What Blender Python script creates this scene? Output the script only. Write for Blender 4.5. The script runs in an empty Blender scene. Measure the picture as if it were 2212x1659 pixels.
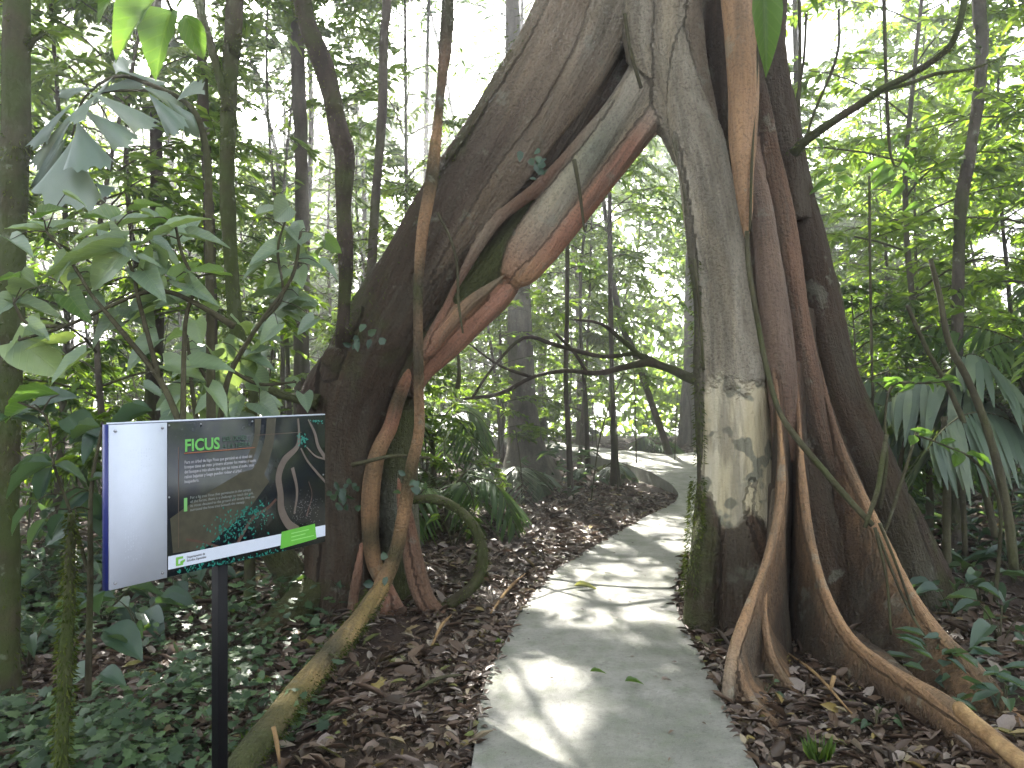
import time; T0 = time.process_time()
HAZE, HAZE_G = 0.0082, 0.78
SKY, SUN, EXPOSURE = .10, 5.0, 3.3
import bpy, math, random
import numpy as np
from mathutils import Vector
R = math.radians
random.seed(7)
rng = np.random.default_rng(11)
SC = bpy.context.scene
COL = SC.collection
F = 1659.0                      # focal length in the photo's viewing pixels; horizon at 829.5
CAMZ = 1.6

def P(px, py, Y):
    return np.array([(px - 1106.0) / F * Y, Y, CAMZ - (py - 829.5) / F * Y])

def G(px, py):                  # point of the flat ground seen at a pixel
    Y = CAMZ * F / (py - 829.5)
    return np.array([(px - 1106.0) / F * Y, Y, 0.0])

# ------------------------------------------------------------------ sun
SUN_AZ, SUN_EL = R(-13), R(38)
S = np.array([math.sin(SUN_AZ) * math.cos(SUN_EL), math.cos(SUN_AZ) * math.cos(SUN_EL), math.sin(SUN_EL)])

# ------------------------------------------------------------------ numpy noise
def _h(ix, iy, iz, s):
    n = (ix * 374761393 + iy * 668265263 + iz * 2147483647 + s * 1274126177) & 0xffffffff
    n = ((n ^ (n >> 13)) * 1274126177) & 0xffffffff
    return ((n ^ (n >> 16)) & 0xffff) / 65535.0

def noise(Pt, scale=1.0, seed=0):
    q = np.asarray(Pt, float) * scale
    i = np.floor(q).astype(np.int64); f = q - i; f = f * f * (3 - 2 * f)
    out = 0
    for dx in (0, 1):
        for dy in (0, 1):
            for dz in (0, 1):
                w = (f[:, 0] if dx else 1 - f[:, 0]) * (f[:, 1] if dy else 1 - f[:, 1]) * (f[:, 2] if dz else 1 - f[:, 2])
                out = out + w * _h(i[:, 0] + dx, i[:, 1] + dy, i[:, 2] + dz, seed)
    return out * 2 - 1

# ------------------------------------------------------------------ ground height
PATH_L = [(-.25, 1.0), (-.2, 2.2), (-.166, 3.2), (-.145, 3.96), (-.04, 4.7), (.11, 5.5), (.34, 6.4), (.83, 7.5), (1.5, 8.9), (2.2, 10.3), (2.36, 11.2), (2.25, 12.4), (2.0, 13.8), (1.55, 15.4), (.7, 17.5), (-.5, 19.5)]
PATH_R = [(1.1, 1.0), (1.03, 2.2), (1.0, 3.2), (1.06, 3.96), (1.1, 4.7), (1.17, 5.5), (1.4, 6.4), (1.8, 7.5), (2.5, 8.9), (3.2, 10.3), (3.5, 11.6), (3.6, 13.2)]
PATH_B = [(5.2, 15.2), (7.5, 17.0), (7.0, 18.0), (4.6, 16.7), (3.2, 15.6), (2.6, 16.3), (1.7, 17.6), (.4, 19.9)]
pl = np.array(PATH_L[:12]); pr = np.array(PATH_R)
pcx = (pl[:, 0] + pr[:, 0]) / 2; pcy = (pl[:, 1] + pr[:, 1]) / 2

def gh(x, y):
    x = np.atleast_1d(np.asarray(x, float)); y = np.atleast_1d(np.asarray(y, float))
    q = np.stack([x, y, x * 0], 1)
    h = noise(q, .35, 1) * .16 + noise(q, 1.3, 2) * .05
    d = np.abs(x - np.interp(y, pcy, pcx))
    m = np.clip((d - .55) / 1.6, 0, 1)
    far = np.clip((y - 11) / 3, 0, 1) * np.clip(1 - np.abs(x - 3) / 5, 0, 1) * np.clip((21 - y) / 3, 0, 1)
    h = h * m * (1 - far) - .012 - .04 * far
    h += np.clip(-x - 3, 0, 6) * .05 * m + np.clip(x - 3.5, 0, 8) * .03 * (1 - far)
    h -= np.clip(y - 24, 0, 400) * .10
    return h
def gz(x, y): return float(gh(x, y)[0])

# ------------------------------------------------------------------ mesh building
def link(o, parent=None):
    COL.objects.link(o)
    if parent is not None: o.parent = parent
    return o

class MB:
    def __init__(s): s.v = []; s.f = []; s.a = []; s.n = 0
    def add(s, v, f, a=None):
        v = np.asarray(v, float); f = np.asarray(f, np.int64)
        if len(v) == 0: return
        s.v.append(v); s.f.append(f + s.n)
        s.a.append(np.zeros((len(v), 3)) if a is None else np.broadcast_to(a, (len(v), 3)))
        s.n += len(v)
    def build(s, name, mat, parent=None, smooth=True, origin=None, attr='lf'):
        me = bpy.data.meshes.new(name)
        o = bpy.data.objects.new(name, me)
        if s.n:
            V = np.concatenate(s.v)
            org = np.zeros(3) if origin is None else np.asarray(origin, float)
            V = V - org
            loops = np.concatenate([f.ravel() for f in s.f])
            tot = np.concatenate([np.full(len(f), f.shape[1]) for f in s.f])
            me.vertices.add(len(V)); me.vertices.foreach_set('co', V.ravel())
            me.loops.add(len(loops)); me.loops.foreach_set('vertex_index', loops)
            me.polygons.add(len(tot))
            me.polygons.foreach_set('loop_start', np.concatenate([[0], np.cumsum(tot)[:-1]]))
            me.polygons.foreach_set('loop_total', tot)
            if smooth: me.polygons.foreach_set('use_smooth', np.ones(len(tot), bool))
            at = me.attributes.new(attr, 'FLOAT_VECTOR', 'POINT')
            at.data.foreach_set('vector', np.concatenate(s.a).ravel())
            me.update(calc_edges=True); me.validate()
        if mat: me.materials.append(mat)
        link(o, parent)
        if parent is None and origin is not None: o.location = origin
        return o

def empty(name, loc, label, cat, group=None):
    o = bpy.data.objects.new(name, None); o.location = loc; o.empty_display_size = .1
    link(o); tag(o, label, cat, group); return o
def tag(o, label=None, cat=None, group=None, kind=None):
    if label: o['label'] = label
    if cat: o['category'] = cat
    if group: o['group'] = group
    if kind: o['kind'] = kind
    return o

def part(mb, name, mat, root, smooth=True, label=None):
    """child of an Empty: vertices stored relative to the Empty's place"""
    o = mb.build(name, mat, root, smooth, origin=np.array(root.location))
    if label: o['label'] = label
    return o

def smoothline(pts, step=.08):
    p = np.asarray(pts, float)
    if len(p) < 3:
        n = max(2, int(np.linalg.norm(p[-1, :3] - p[0, :3]) / step) + 1)
        t = np.linspace(0, 1, n)[:, None]; return p[0] * (1 - t) + p[-1] * t
    q = np.vstack([2 * p[0] - p[1], p, 2 * p[-1] - p[-2]]); out = []
    for i in range(1, len(q) - 2):
        n = max(1, int(np.linalg.norm(q[i + 1, :3] - q[i, :3]) / step) + 1)
        t = np.arange(n)[:, None] / n
        a, b, c, d = q[i - 1], q[i], q[i + 1], q[i + 2]
        out.append(.5 * ((2 * b) + (-a + c) * t + (2 * a - 5 * b + 4 * c - d) * t ** 2 + (-a + 3 * b - 3 * c + d) * t ** 3))
    out.append(p[-1:]); return np.vstack(out)

def tube(pts, rad, seg=8, wob=0.0, step=None, cap=True):
    """pts (n,3), rad scalar or (n,) -> verts, quads ; closed by converging rings"""
    p = np.asarray(pts, float); r = np.broadcast_to(rad, len(p)).astype(float)
    if step:
        q = smoothline(np.column_stack([p, r]), step); p = q[:, :3]; r = np.maximum(q[:, 3], .0005)
    if cap:
        p = np.vstack([p[0], p, p[-1]]); r = np.concatenate([[1e-4], r, [1e-4]])
    t = np.gradient(p, axis=0); t[0] = t[1] if cap else t[0]; t[-1] = t[-2] if cap else t[-1]
    t /= np.linalg.norm(t, axis=1)[:, None] + 1e-9
    ref = np.array([0, 1., 0.1]) if abs(t[:, 1].mean()) < .7 else np.array([1., 0, 0.1])
    a = np.cross(t, ref); a /= np.linalg.norm(a, axis=1)[:, None] + 1e-9
    b = np.cross(t, a)
    th = np.linspace(0, 2 * np.pi, seg, endpoint=False)
    rr = r[:, None] * np.ones(seg)
    if wob:
        base = p[:, None, :] + (np.cos(th)[None, :, None] * a[:, None] + np.sin(th)[None, :, None] * b[:, None]) * np.maximum(rr, .01)[..., None]
        nz = noise(base.reshape(-1, 3) * [1, 1, .5], .6 / max(r.max(), .01), 5).reshape(rr.shape)
        nz2 = noise(base.reshape(-1, 3), 2.2 / max(r.max(), .01), 6).reshape(rr.shape)
        rr = rr * (1 + wob * nz + wob * .5 * nz2)
    v = p[:, None, :] + (np.cos(th)[None, :, None] * a[:, None] + np.sin(th)[None, :, None] * b[:, None]) * rr[..., None]
    n = len(p); i = np.arange(n - 1)[:, None]; j = np.arange(seg)[None, :]; k = (j + 1) % seg
    f = np.stack([i * seg + j, i * seg + k, (i + 1) * seg + k, (i + 1) * seg + j], -1).reshape(-1, 4)
    return v.reshape(-1, 3), f

def loft(loops):
    L = np.asarray(loops, float); n, m = L.shape[:2]
    c0 = L[0].mean(0); c1 = L[-1].mean(0)
    L = np.concatenate([np.broadcast_to(c0, (1, m, 3)) + (L[:1] - c0) * 1e-3, L, np.broadcast_to(c1, (1, m, 3)) + (L[-1:] - c1) * 1e-3])
    n += 2; i = np.arange(n - 1)[:, None]; j = np.arange(m)[None, :]; k = (j + 1) % m
    f = np.stack([i * m + j, i * m + k, (i + 1) * m + k, (i + 1) * m + j], -1).reshape(-1, 4)
    return L.reshape(-1, 3), f

def pxline(pts, Y=None):
    """[(px,py,rpx[,Y])] -> points (n,3), radii (n)"""
    o, r = [], []
    for q in pts:
        y = q[3] if len(q) > 3 else Y
        o.append(P(q[0], q[1], y)); r.append(q[2] / F * y)
    return np.array(o), np.array(r)

# ------------------------------------------------------------------ gaps in the foliage
CYL = []      # (centre, radius) sun shafts: whole column up to the sun stays open
CONE = []     # (unit dir, cos half angle, min distance) openings seen from the path
def shaft(px, py, r, Y=None):
    CYL.append((G(px, py) if Y is None else P(px, py, Y), r * (1.05 if Y is None else 1)))
def gap(px, py, rpx, dmin=5.0):
    d = np.array([(px - 1106) / F, 1.0, -(py - 829.5) / F]); d /= np.linalg.norm(d)
    CONE.append((d, math.cos(math.atan(rpx / F)), dmin))

def carve(Pt, keep=.04):
    m = np.ones(len(Pt), bool)
    if not CYL: return m
    c0 = Pt.mean(0); R0 = np.sqrt(((Pt - c0) ** 2).sum(1).max())
    if not hasattr(carve, 'C') or carve.k != len(CYL) + len(CONE):
        carve.C = np.array([c for c, r in CYL]); carve.r = np.array([r for c, r in CYL]); carve.k = len(CYL) + len(CONE)
        carve.d = np.array([d for d, ca, dm in CONE]); carve.a = np.arccos([ca for d, ca, dm in CONE]); carve.m = np.array([dm for d, ca, dm in CONE])
    q = c0 - carve.C; t = q @ S; d = np.sqrt(np.maximum((q * q).sum(1) - t * t, 0))
    act = np.nonzero((d < R0 + 1.4 * carve.r) & (t + R0 > 1.2))[0]
    e = c0 - np.array([0, 0, CAMZ]); Le = np.linalg.norm(e); ac = []
    if Le + R0 > 2:
        ang = np.arccos(np.clip(carve.d @ e / Le, -1, 1)); rad = math.asin(min(1, R0 / Le)) if R0 < Le else 3.2
        ac = np.nonzero((ang < carve.a * 1.4 + rad) & (Le + R0 > carve.m))[0]
    if len(act) == 0 and len(ac) == 0: return m
    wob = noise(Pt, 2.5, 33) * .35 + 1
    for k in act:
        q = Pt - carve.C[k]; t = q @ S
        m &= ~((t > 1.2) & ((q * q).sum(1) - t * t < (carve.r[k] * wob) ** 2))
    if len(ac):
        q = Pt - np.array([0, 0, CAMZ]); L = np.linalg.norm(q, axis=1)
        for k in ac: m &= ~((L > carve.m[k]) & (np.arccos(np.clip((q @ carve.d[k]) / L, -1, 1)) * wob < carve.a[k]))
    return m | (rng.random(len(Pt)) < keep)

# ------------------------------------------------------------------ leaf templates: (u, v, w), faces
def T_tri2():
    return np.array([(0, 0, 0), (1, 0, -.05), (.45, .5, .12), (.45, -.5, .12)], float), np.array([(0, 1, 2), (0, 3, 1)])
def T_six():
    v = np.array([(0, 0, 0), (.27, .44, .12), (.66, .37, .07), (1, 0, -.1), (.66, -.37, .07), (.27, -.44, .12), (.45, 0, 0)], float)
    return v, np.array([(0, 6, 2, 1), (6, 3, 3, 2), (0, 5, 4, 6), (6, 4, 3, 3)])[:, :4]
def T_six2():
    v = np.array([(0, 0, 0), (.27, .44, .12), (.66, .37, .07), (1, 0, -.1), (.66, -.37, .07), (.27, -.44, .12)], float)
    return v, np.array([(0, 3, 2, 1), (0, 5, 4, 3)])
def T_big(heart=0.0, droop=.25, n=9, fold=.22, wavy=.02):
    us = np.linspace(0, 1, n); vs = np.array([-1, -.62, -.3, 0, .3, .62, 1])
    v = []
    for i, u in enumerate(us):
        w = .5 * (math.sin(math.pi * min(1, u ** .72)) ** .8) * (1 - .15 * u)
        if i == 0: w = .02
        if i == n - 1: w = .004
        for k in vs:
            uu = u - heart * (abs(k) ** 1.5) * (1 - u) * .35 * (1 if i else 0)
            v.append((uu, k * w, abs(k) * w * fold * 2 - droop * u * u + wavy * math.sin(u * 19 + k * 2) * abs(k)))
    m = len(vs); f = []
    for i in range(n - 1):
        for j in range(m - 1):
            f.append((i * m + j, (i + 1) * m + j, (i + 1) * m + j + 1, i * m + j + 1))
    return np.array(v), np.array(f)
def T_wedge(n=6, m=12):
    v = []
    for i in range(n):
        u = i / (n - 1)
        for j in range(m + 1):
            k = j / m * 2 - 1
            w = .5 * (u ** 1.15) * (1 - .12 * u)
            uu = u
            if i == n - 1: uu = 1 + .07 * math.sin(j * 2.7) + .05 * math.sin(j * 5.1) - .22 * k * k
            else: uu = u * (1 - .2 * k * k * u)
            v.append((uu, k * w, .012 * (1 if j % 2 else -1) * u - .12 * u * u - .1 * k * k * u))
    f = [(i * (m + 1) + j, (i + 1) * (m + 1) + j, (i + 1) * (m + 1) + j + 1, i * (m + 1) + j + 1) for i in range(n - 1) for j in range(m)]
    return np.array(v), np.array(f)
def T_lobed():
    out = [(0, 0), (.12, .2), (.02, .42), (.28, .34), (.36, .56), (.52, .3), (.74, .36), (.72, .14), (1, 0), (.72, -.14), (.74, -.36), (.52, -.3), (.36, -.56), (.28, -.34), (.02, -.42), (.12, -.2)]
    v = [(.38, 0, .02)] + [(a, b, .1 * abs(b) - .1 * a) for a, b in out]
    f = [(0, i, i + 1) for i in range(1, 16)] + [(0, 16, 1)]
    return np.array(v), np.array(f)
TRI, SIX, BIG, HEART, WEDGE, LOBED = T_tri2(), T_six2(), T_big(), T_big(.9, .18), T_wedge(), T_lobed()

def nrm(a): return a / (np.linalg.norm(a, axis=-1, keepdims=True) + 1e-9)

def leaves(mb, Pt, D, N, L, W, tmpl, tint=None, cut=True):
    Pt = np.asarray(Pt, float)
    if len(Pt) == 0: return
    n = len(Pt); D = np.broadcast_to(D, (n, 3)); N = np.broadcast_to(N, (n, 3))
    L = np.broadcast_to(L, n); W = np.broadcast_to(W, n)
    tint = rng.random(n) if tint is None else np.broadcast_to(tint, n)
    if cut:
        m = carve(Pt + D * (L / 2)[:, None]); Pt, D, N, L, W, tint = Pt[m], D[m], N[m], L[m], W[m], tint[m]; n = len(Pt)
        if n == 0: return
    D = nrm(D); Sd = nrm(np.cross(N, D)); N = np.cross(D, Sd)
    tv, tf = tmpl; k = len(tv)
    v = Pt[:, None] + tv[None, :, 0:1] * (L[:, None, None] * D[:, None]) + tv[None, :, 1:2] * (W[:, None, None] * Sd[:, None]) + tv[None, :, 2:3] * (L[:, None, None] * N[:, None])
    f = tf[None] + (np.arange(n) * k)[:, None, None]
    a = np.stack([np.broadcast_to(tv[:, 0], (n, k)), np.broadcast_to(tv[:, 1], (n, k)), np.broadcast_to(tint[:, None], (n, k))], -1)
    mb.add(v.reshape(-1, 3), f.reshape(-1, tf.shape[1]), a.reshape(-1, 3))

# ------------------------------------------------------------------ materials
class NT:
    def __init__(s, name):
        s.m = bpy.data.materials.new(name); s.m.use_nodes = True; s.t = s.m.node_tree; s.t.nodes.clear()
        s.out = s.n('ShaderNodeOutputMaterial')
    def n(s, t, **k):
        o = s.t.nodes.new(t)
        for a, b in k.items(): setattr(o, a, b)
        return o
    def l(s, a, b): s.t.links.new(a, b)
    def attr(s, nm): return s.n('ShaderNodeAttribute', attribute_name=nm)
    def coord(s): return s.n('ShaderNodeNewGeometry').outputs['Position']
    def noise(s, vec, scale, detail=4, rough=.55, vscale=None):
        if vscale:
            mp = s.n('ShaderNodeMapping'); mp.inputs['Scale'].default_value = vscale; s.l(vec, mp.inputs['Vector']); vec = mp.outputs[0]
        o = s.n('ShaderNodeTexNoise'); o.inputs['Scale'].default_value = scale; o.inputs['Detail'].default_value = detail
        o.inputs['Roughness'].default_value = rough; s.l(vec, o.inputs['Vector']); return o.outputs['Fac']
    def ramp(s, fac, stops):
        o = s.n('ShaderNodeValToRGB'); e = o.color_ramp.elements
        while len(e) < len(stops): e.new(.5)
        for x, (p, c) in zip(e, stops):
            x.position = p; x.color = (c, c, c, 1) if isinstance(c, (int, float)) else (*c, 1)
        s.l(fac, o.inputs[0]); return o.outputs[0]
    def mix(s, fac, a, b, mode='MIX'):
        o = s.n('ShaderNodeMix', data_type='RGBA', blend_type=mode)
        for v, i in ((fac, 0), (a, 6), (b, 7)):
            if hasattr(v, 'is_linked') or isinstance(v, bpy.types.NodeSocket): s.l(v, o.inputs[i])
            elif i == 0: o.inputs[0].default_value = v
            else: o.inputs[i].default_value = (*v, 1)
        return o.outputs[2]
    def math(s, op, a, b=0.0):
        o = s.n('ShaderNodeMath', operation=op)
        for v, i in ((a, 0), (b, 1)):
            if isinstance(v, bpy.types.NodeSocket): s.l(v, o.inputs[i])
            else: o.inputs[i].default_value = v
        return o.outputs[0]
    def bump(s, h, st, dist):
        o = s.n('ShaderNodeBump'); o.inputs['Strength'].default_value = st; o.inputs['Distance'].default_value = dist
        s.l(h, o.inputs['Height']); return o.outputs[0]
    def prin(s, col, rough=.8, normal=None, spec=.3, **kw):
        o = s.n('ShaderNodeBsdfPrincipled')
        if isinstance(col, bpy.types.NodeSocket): s.l(col, o.inputs['Base Color'])
        else: o.inputs['Base Color'].default_value = (*col, 1)
        if isinstance(rough, bpy.types.NodeSocket): s.l(rough, o.inputs['Roughness'])
        else: o.inputs['Roughness'].default_value = rough
        o.inputs['Specular IOR Level'].default_value = spec
        if normal is not None: s.l(normal, o.inputs['Normal'])
        for a, b in kw.items(): o.inputs[a].default_value = b
        return o
    def done(s, sh): s.l(sh.outputs[0] if not isinstance(sh, bpy.types.NodeSocket) else sh, s.out.inputs['Surface']); return s.m

def leaf_mat(name, dark, mid, light, rough=.42, trans=.42, spec=.5, veins=0, tboost=(1.8, 1.7, .55)):
    t = NT(name); at = t.attr('lf'); sep = t.n('ShaderNodeSeparateXYZ'); t.l(at.outputs['Vector'], sep.inputs[0])
    u, v, ti = sep.outputs
    col = t.ramp(ti, [(0, dark), (.55, mid), (1, light)])
    nz = t.noise(t.coord(), 14, 2)
    col = t.mix(t.math('MULTIPLY', nz, .5), col, dark)
    nrmo = None
    if veins:
        av = t.math('ABSOLUTE', v)
        w = t.math('SINE', t.math('MULTIPLY', t.math('SUBTRACT', u, t.math('MULTIPLY', av, .8)), 2 * math.pi * veins))
        vn = t.ramp(w, [(.80, 0.0), (.97, 1.0)])
        mr = t.ramp(av, [(0.0, 1.0), (.02, 0.0)])
        vn = t.math('MAXIMUM', t.math('MULTIPLY', vn, .55), mr)
        col = t.mix(t.math('MULTIPLY', vn, .5), col, light)
        nrmo = t.bump(t.math('ADD', vn, t.math('MULTIPLY', t.noise(t.coord(), 60, 2), .3)), .5, .004)
    b = t.prin(col, rough, nrmo, spec)
    tr = t.n('ShaderNodeBsdfTranslucent')
    tc = t.mix(1.0, col, tboost, 'MULTIPLY'); t.l(tc, tr.inputs[0])
    mx = t.n('ShaderNodeMixShader'); mx.inputs[0].default_value = trans
    t.l(b.outputs[0], mx.inputs[1]); t.l(tr.outputs[0], mx.inputs[2])
    return t.done(mx)

M = {}
M['leaf_deep'] = leaf_mat('leaf_deep', (.016, .038, .014), (.035, .075, .022), (.07, .125, .03))
M['leaf_mid'] = leaf_mat('leaf_mid', (.035, .075, .022), (.07, .135, .035), (.12, .19, .045), trans=.5)
M['leaf_light'] = leaf_mat('leaf_light', (.06, .11, .025), (.11, .19, .04), (.18, .27, .06), trans=.56)
M['leaf_blue'] = leaf_mat('leaf_blue', (.035, .07, .05), (.06, .11, .075), (.10, .16, .10), rough=.38, spec=.6)
M['leaf_broad'] = leaf_mat('leaf_broad', (.12, .18, .125), (.17, .245, .165), (.23, .33, .17), rough=.36, trans=.36, veins=7, spec=.9)
M['leaf_backlit_lime'] = leaf_mat('leaf_backlit_lime', (.07, .14, .03), (.11, .21, .04), (.18, .28, .06), trans=.5, veins=6, tboost=(1.3, 1.3, .75))
M['frond_grey'] = leaf_mat('frond_grey', (.06, .095, .065), (.09, .135, .085), (.15, .19, .12), rough=.4, trans=.25, spec=.6)
M['frond_green'] = leaf_mat('frond_green', (.03, .07, .018), (.06, .13, .03), (.12, .2, .04), trans=.4)
M['fishtail'] = leaf_mat('fishtail', (.10, .15, .12), (.15, .21, .165), (.22, .28, .22), rough=.34, trans=.2, spec=.8)
M['canopy'] = leaf_mat('canopy', (.03, .065, .018), (.055, .115, .028), (.09, .17, .035), trans=.48)
M['moss'] = leaf_mat('moss', (.035, .055, .012), (.07, .095, .02), (.13, .15, .035), rough=.9, trans=.3, spec=.1)
M['herb'] = leaf_mat('herb', (.022, .05, .024), (.05, .095, .04), (.10, .17, .06), rough=.5, trans=.3)

def litter_mat():
    t = NT('leaf_litter'); at = t.attr('lf'); sep = t.n('ShaderNodeSeparateXYZ'); t.l(at.outputs['Vector'], sep.inputs[0])
    col = t.ramp(sep.outputs[2], [(0, (.04, .026, .017)), (.3, (.11, .068, .043)), (.55, (.18, .12, .08)), (.75, (.23, .18, .15)), (.9, (.34, .29, .25)), (.97, (.30, .22, .06)), (1, (.13, .17, .04))])
    n = t.noise(t.coord(), 45, 3); col = t.mix(t.math('MULTIPLY', n, .55), col, (.03, .02, .014))
    b = t.prin(col, .5, t.bump(n, .4, .004), .45)
    tr = t.n('ShaderNodeBsdfTranslucent'); t.l(col, tr.inputs[0])
    mx = t.n('ShaderNodeMixShader'); mx.inputs[0].default_value = .15
    t.l(b.outputs[0], mx.inputs[1]); t.l(tr.outputs[0], mx.inputs[2]); return t.done(mx)
M['litter'] = litter_mat()

def bark_mat(name, c1, c2, moss=.4, lich=.2, scale=9, mosscol=(.05, .065, .018)):
    t = NT(name); p = t.coord()
    n1 = t.noise(p, scale, 5, .6, (1, 1, .35)); n2 = t.noise(p, 3.1, 3); n3 = t.noise(p, 38, 3, .6)
    col = t.mix(t.ramp(n1, [(.35, 0.0), (.65, 1.0)]), c1, c2)
    col = t.mix(t.math('MULTIPLY', t.ramp(n3, [(.3, 0.0), (.8, 1.0)]), .4), col, (.02, .016, .012))
    col = t.mix(t.math('MULTIPLY', t.ramp(n2, [(.62 - .3 * moss, 0.0), (.74 - .2 * moss, 1.0)]), min(1, moss * 1.6)), col, mosscol)
    n4 = t.noise(p, 6.3, 4, .65)
    col = t.mix(t.math('MULTIPLY', t.ramp(n4, [(.66, 0.0), (.70, 1.0)]), lich * 2), col, (.26, .29, .22))
    b = t.prin(col, .9, t.bump(t.math('ADD', n1, t.math('MULTIPLY', n3, .5)), .8, .025), .2)
    return t.done(b)
M['bark_dark'] = bark_mat('bark_dark', (.030, .022, .016), (.075, .058, .042), .45, .12)
M['bark_moss'] = bark_mat('bark_moss', (.04, .033, .02), (.085, .072, .04), .9, .15)
M['bark_grey'] = bark_mat('bark_grey', (.10, .09, .075), (.20, .18, .15), .25, .3)
M['bark_mid'] = bark_mat('bark_mid', (.06, .05, .038), (.13, .11, .085), .4, .25)
M['twig'] = bark_mat('twig', (.045, .04, .022), (.09, .085, .045), .3, .1)
M['stick'] = bark_mat('stick', (.22, .13, .06), (.38, .25, .12), .05, .05, 14)
M['log'] = bark_mat('log', (.10, .08, .035), (.26, .17, .07), .5, .15, 12, (.12, .12, .035))
M['root_orange'] = bark_mat('root_orange', (.10, .075, .05), (.30, .17, .09), .45, .2, 8)

def ficus_mat():
    t = NT('ficus_bark')
    c = t.attr('bcol').outputs['Color']; bc = t.attr('bc').outputs['Vector']; ms = t.attr('bmask')
    sep = t.n('ShaderNodeSeparateXYZ'); t.l(ms.outputs['Vector'], sep.inputs[0]); moss, patch, smooth = sep.outputs
    n1 = t.noise(bc, 16, 5, .6); n2 = t.noise(bc, 5, 4, .6); n3 = t.noise(t.coord(), 55, 3, .6); n5 = t.noise(t.coord(), 2.4, 4, .6)
    col = t.mix(t.math('MULTIPLY', t.ramp(n1, [(.36, 1.0), (.64, 0.0)]), .45), c, t.mix(1.0, c, (.34, .28, .22), 'MULTIPLY'))
    col = t.mix(t.math('MULTIPLY', t.ramp(n2, [(.5, 0.0), (.7, 1.0)]), .5), col, t.mix(1.0, c, (1.65, 1.55, 1.35), 'MULTIPLY'))
    col = t.mix(t.math('MULTIPLY', t.ramp(n3, [(.35, 1.0), (.5, 0.0)]), .35), col, (.03, .024, .018))
    # pale flaked patch with grey-green spots left on it
    pc = t.mix(t.ramp(n2, [(.4, 0.0), (.7, 1.0)]), (.48, .41, .26), (.60, .55, .43))
    vo = t.noise(t.coord(), 7.5, 2, .4)
    pc = t.mix(t.ramp(vo, [(.57, 0.0), (.61, 1.0)]), pc, (.22, .21, .15))
    pm = t.ramp(t.math('ADD', patch, t.math('MULTIPLY', t.math('SUBTRACT', t.noise(t.coord(), 5, 4, .6), .5), .9)), [(.42, 0.0), (.60, 1.0)])
    col = t.mix(pm, col, pc)
    # grey lichen blotches
    li = t.ramp(t.noise(t.coord(), 4.2, 4, .65), [(.60, 0.0), (.66, 1.0)])
    col = t.mix(t.math('MULTIPLY', li, .4), col, (.25, .26, .20))
    blot = t.ramp(t.noise(bc, 4.5, 4, .7), [(.50, 0.0), (.60, 1.0)])
    col = t.mix(t.math('MULTIPLY', blot, .55), col, t.mix(n3, (.045, .038, .026), (.12, .105, .075)))
    mm = t.ramp(t.math('ADD', moss, t.math('MULTIPLY', t.math('SUBTRACT', n5, .5), 1.3)), [(.48, 0.0), (.7, 1.0)])
    mcol = t.mix(n3, (.03, .035, .012), (.09, .10, .03))
    col = t.mix(t.math('MULTIPLY', mm, .85), col, mcol)
    h = t.math('ADD', t.math('ADD', n1, t.math('MULTIPLY', t.noise(bc, 42, 4, .7), .6)), t.math('MULTIPLY', n3, .45))
    hh = t.math('MULTIPLY', h, t.math('SUBTRACT', 1.0, t.math('MULTIPLY', t.math('MAXIMUM', smooth, pm), .7)))
    rough = t.math('SUBTRACT', .9, t.math('MULTIPLY', smooth, .35))
    b = t.prin(col, rough, t.bump(hh, 1.0, .06), .3)
    return t.done(b)
M['ficus'] = ficus_mat()

def simple(name, col, rough=.5, spec=.4, **k):
    t = NT(name); n = t.noise(t.coord(), 30, 3)
    c = t.mix(t.math('MULTIPLY', n, .2), col, tuple(x * .6 for x in col))
    return t.done(t.prin(c, rough, None, spec, **k))
# ================================================================== openings for sun and sky
for a in [(1120,1490,.24),(1190,1520,.25),(1255,1545,.2),(1230,1590,.17),(1090,1560,.17),(1150,1640,.22),(1060,1640,.12),(1300,1610,.07),(1205,1455,.09),(1265,1470,.08),
          (1385,1330,.2),(1430,1335,.2),(1395,1300,.12),(1470,1340,.14),(1370,1395,.08),(1300,1400,.04),(1220,1280,.09),(1250,1260,.05),
          (1430,1150,.16),(1460,1130,.14),(1400,1160,.10),(1470,1165,.12),(1350,1190,.05),(1330,1215,.05),
          (1440,1010,.3),(1370,1012,.25),(1480,1030,.25),(1320,1005,.25),(1490,990,.45),(1420,1045,.2),
          (2040,1130,.22),(2090,1150,.25),(1990,1120,.2),(2120,1090,.3),(2020,1180,.15),(2180,1200,.15),(2150,1130,.2),
          (1210,1120,.12),(1130,1100,.12),(1060,1120,.12),(1290,1130,.1),(1180,1170,.08),(1100,1200,.07),(1250,1100,.14),(1010,1180,.09),(990,1130,.1),
          (950,1560,.06),(985,1600,.07),(1000,1540,.04),(860,1320,.05),(300,1180,.2),(120,1180,.25)]:
    shaft(*a)
shaft(1495, 1100, .14, 4.95); shaft(1495, 1200, .16, 4.95); shaft(1500, 1280, .08, 4.9)
for x, y, Y, r in [(2000,350,9,.5),(1900,380,5.6,.4),(1780,410,6,.3),(2100,220,8,.6),(1850,60,8,.7),(1950,840,5.5,.35),(2050,850,5.5,.35),(2000,980,5,.3),
                   (1100,690,9,.4),(1150,680,9,.4),(640,600,7,.3),(700,640,7,.25),(560,480,6,.2),(235,460,3.3,.12),(420,600,4.4,.12),(30,870,3,.12),
                   (360,40,3.8,.3),(320,100,3.8,.25),(1880,720,8,.5),(1830,640,7,.4),(1300,560,10,.8),(1250,900,15,.9),(1350,850,16,1.0),(1150,880,18,.9),(450,940,6,.3),(1650,70,4.6,.15)]:
    shaft(x, y, r, Y)
_r = np.random.default_rng(19)
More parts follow.
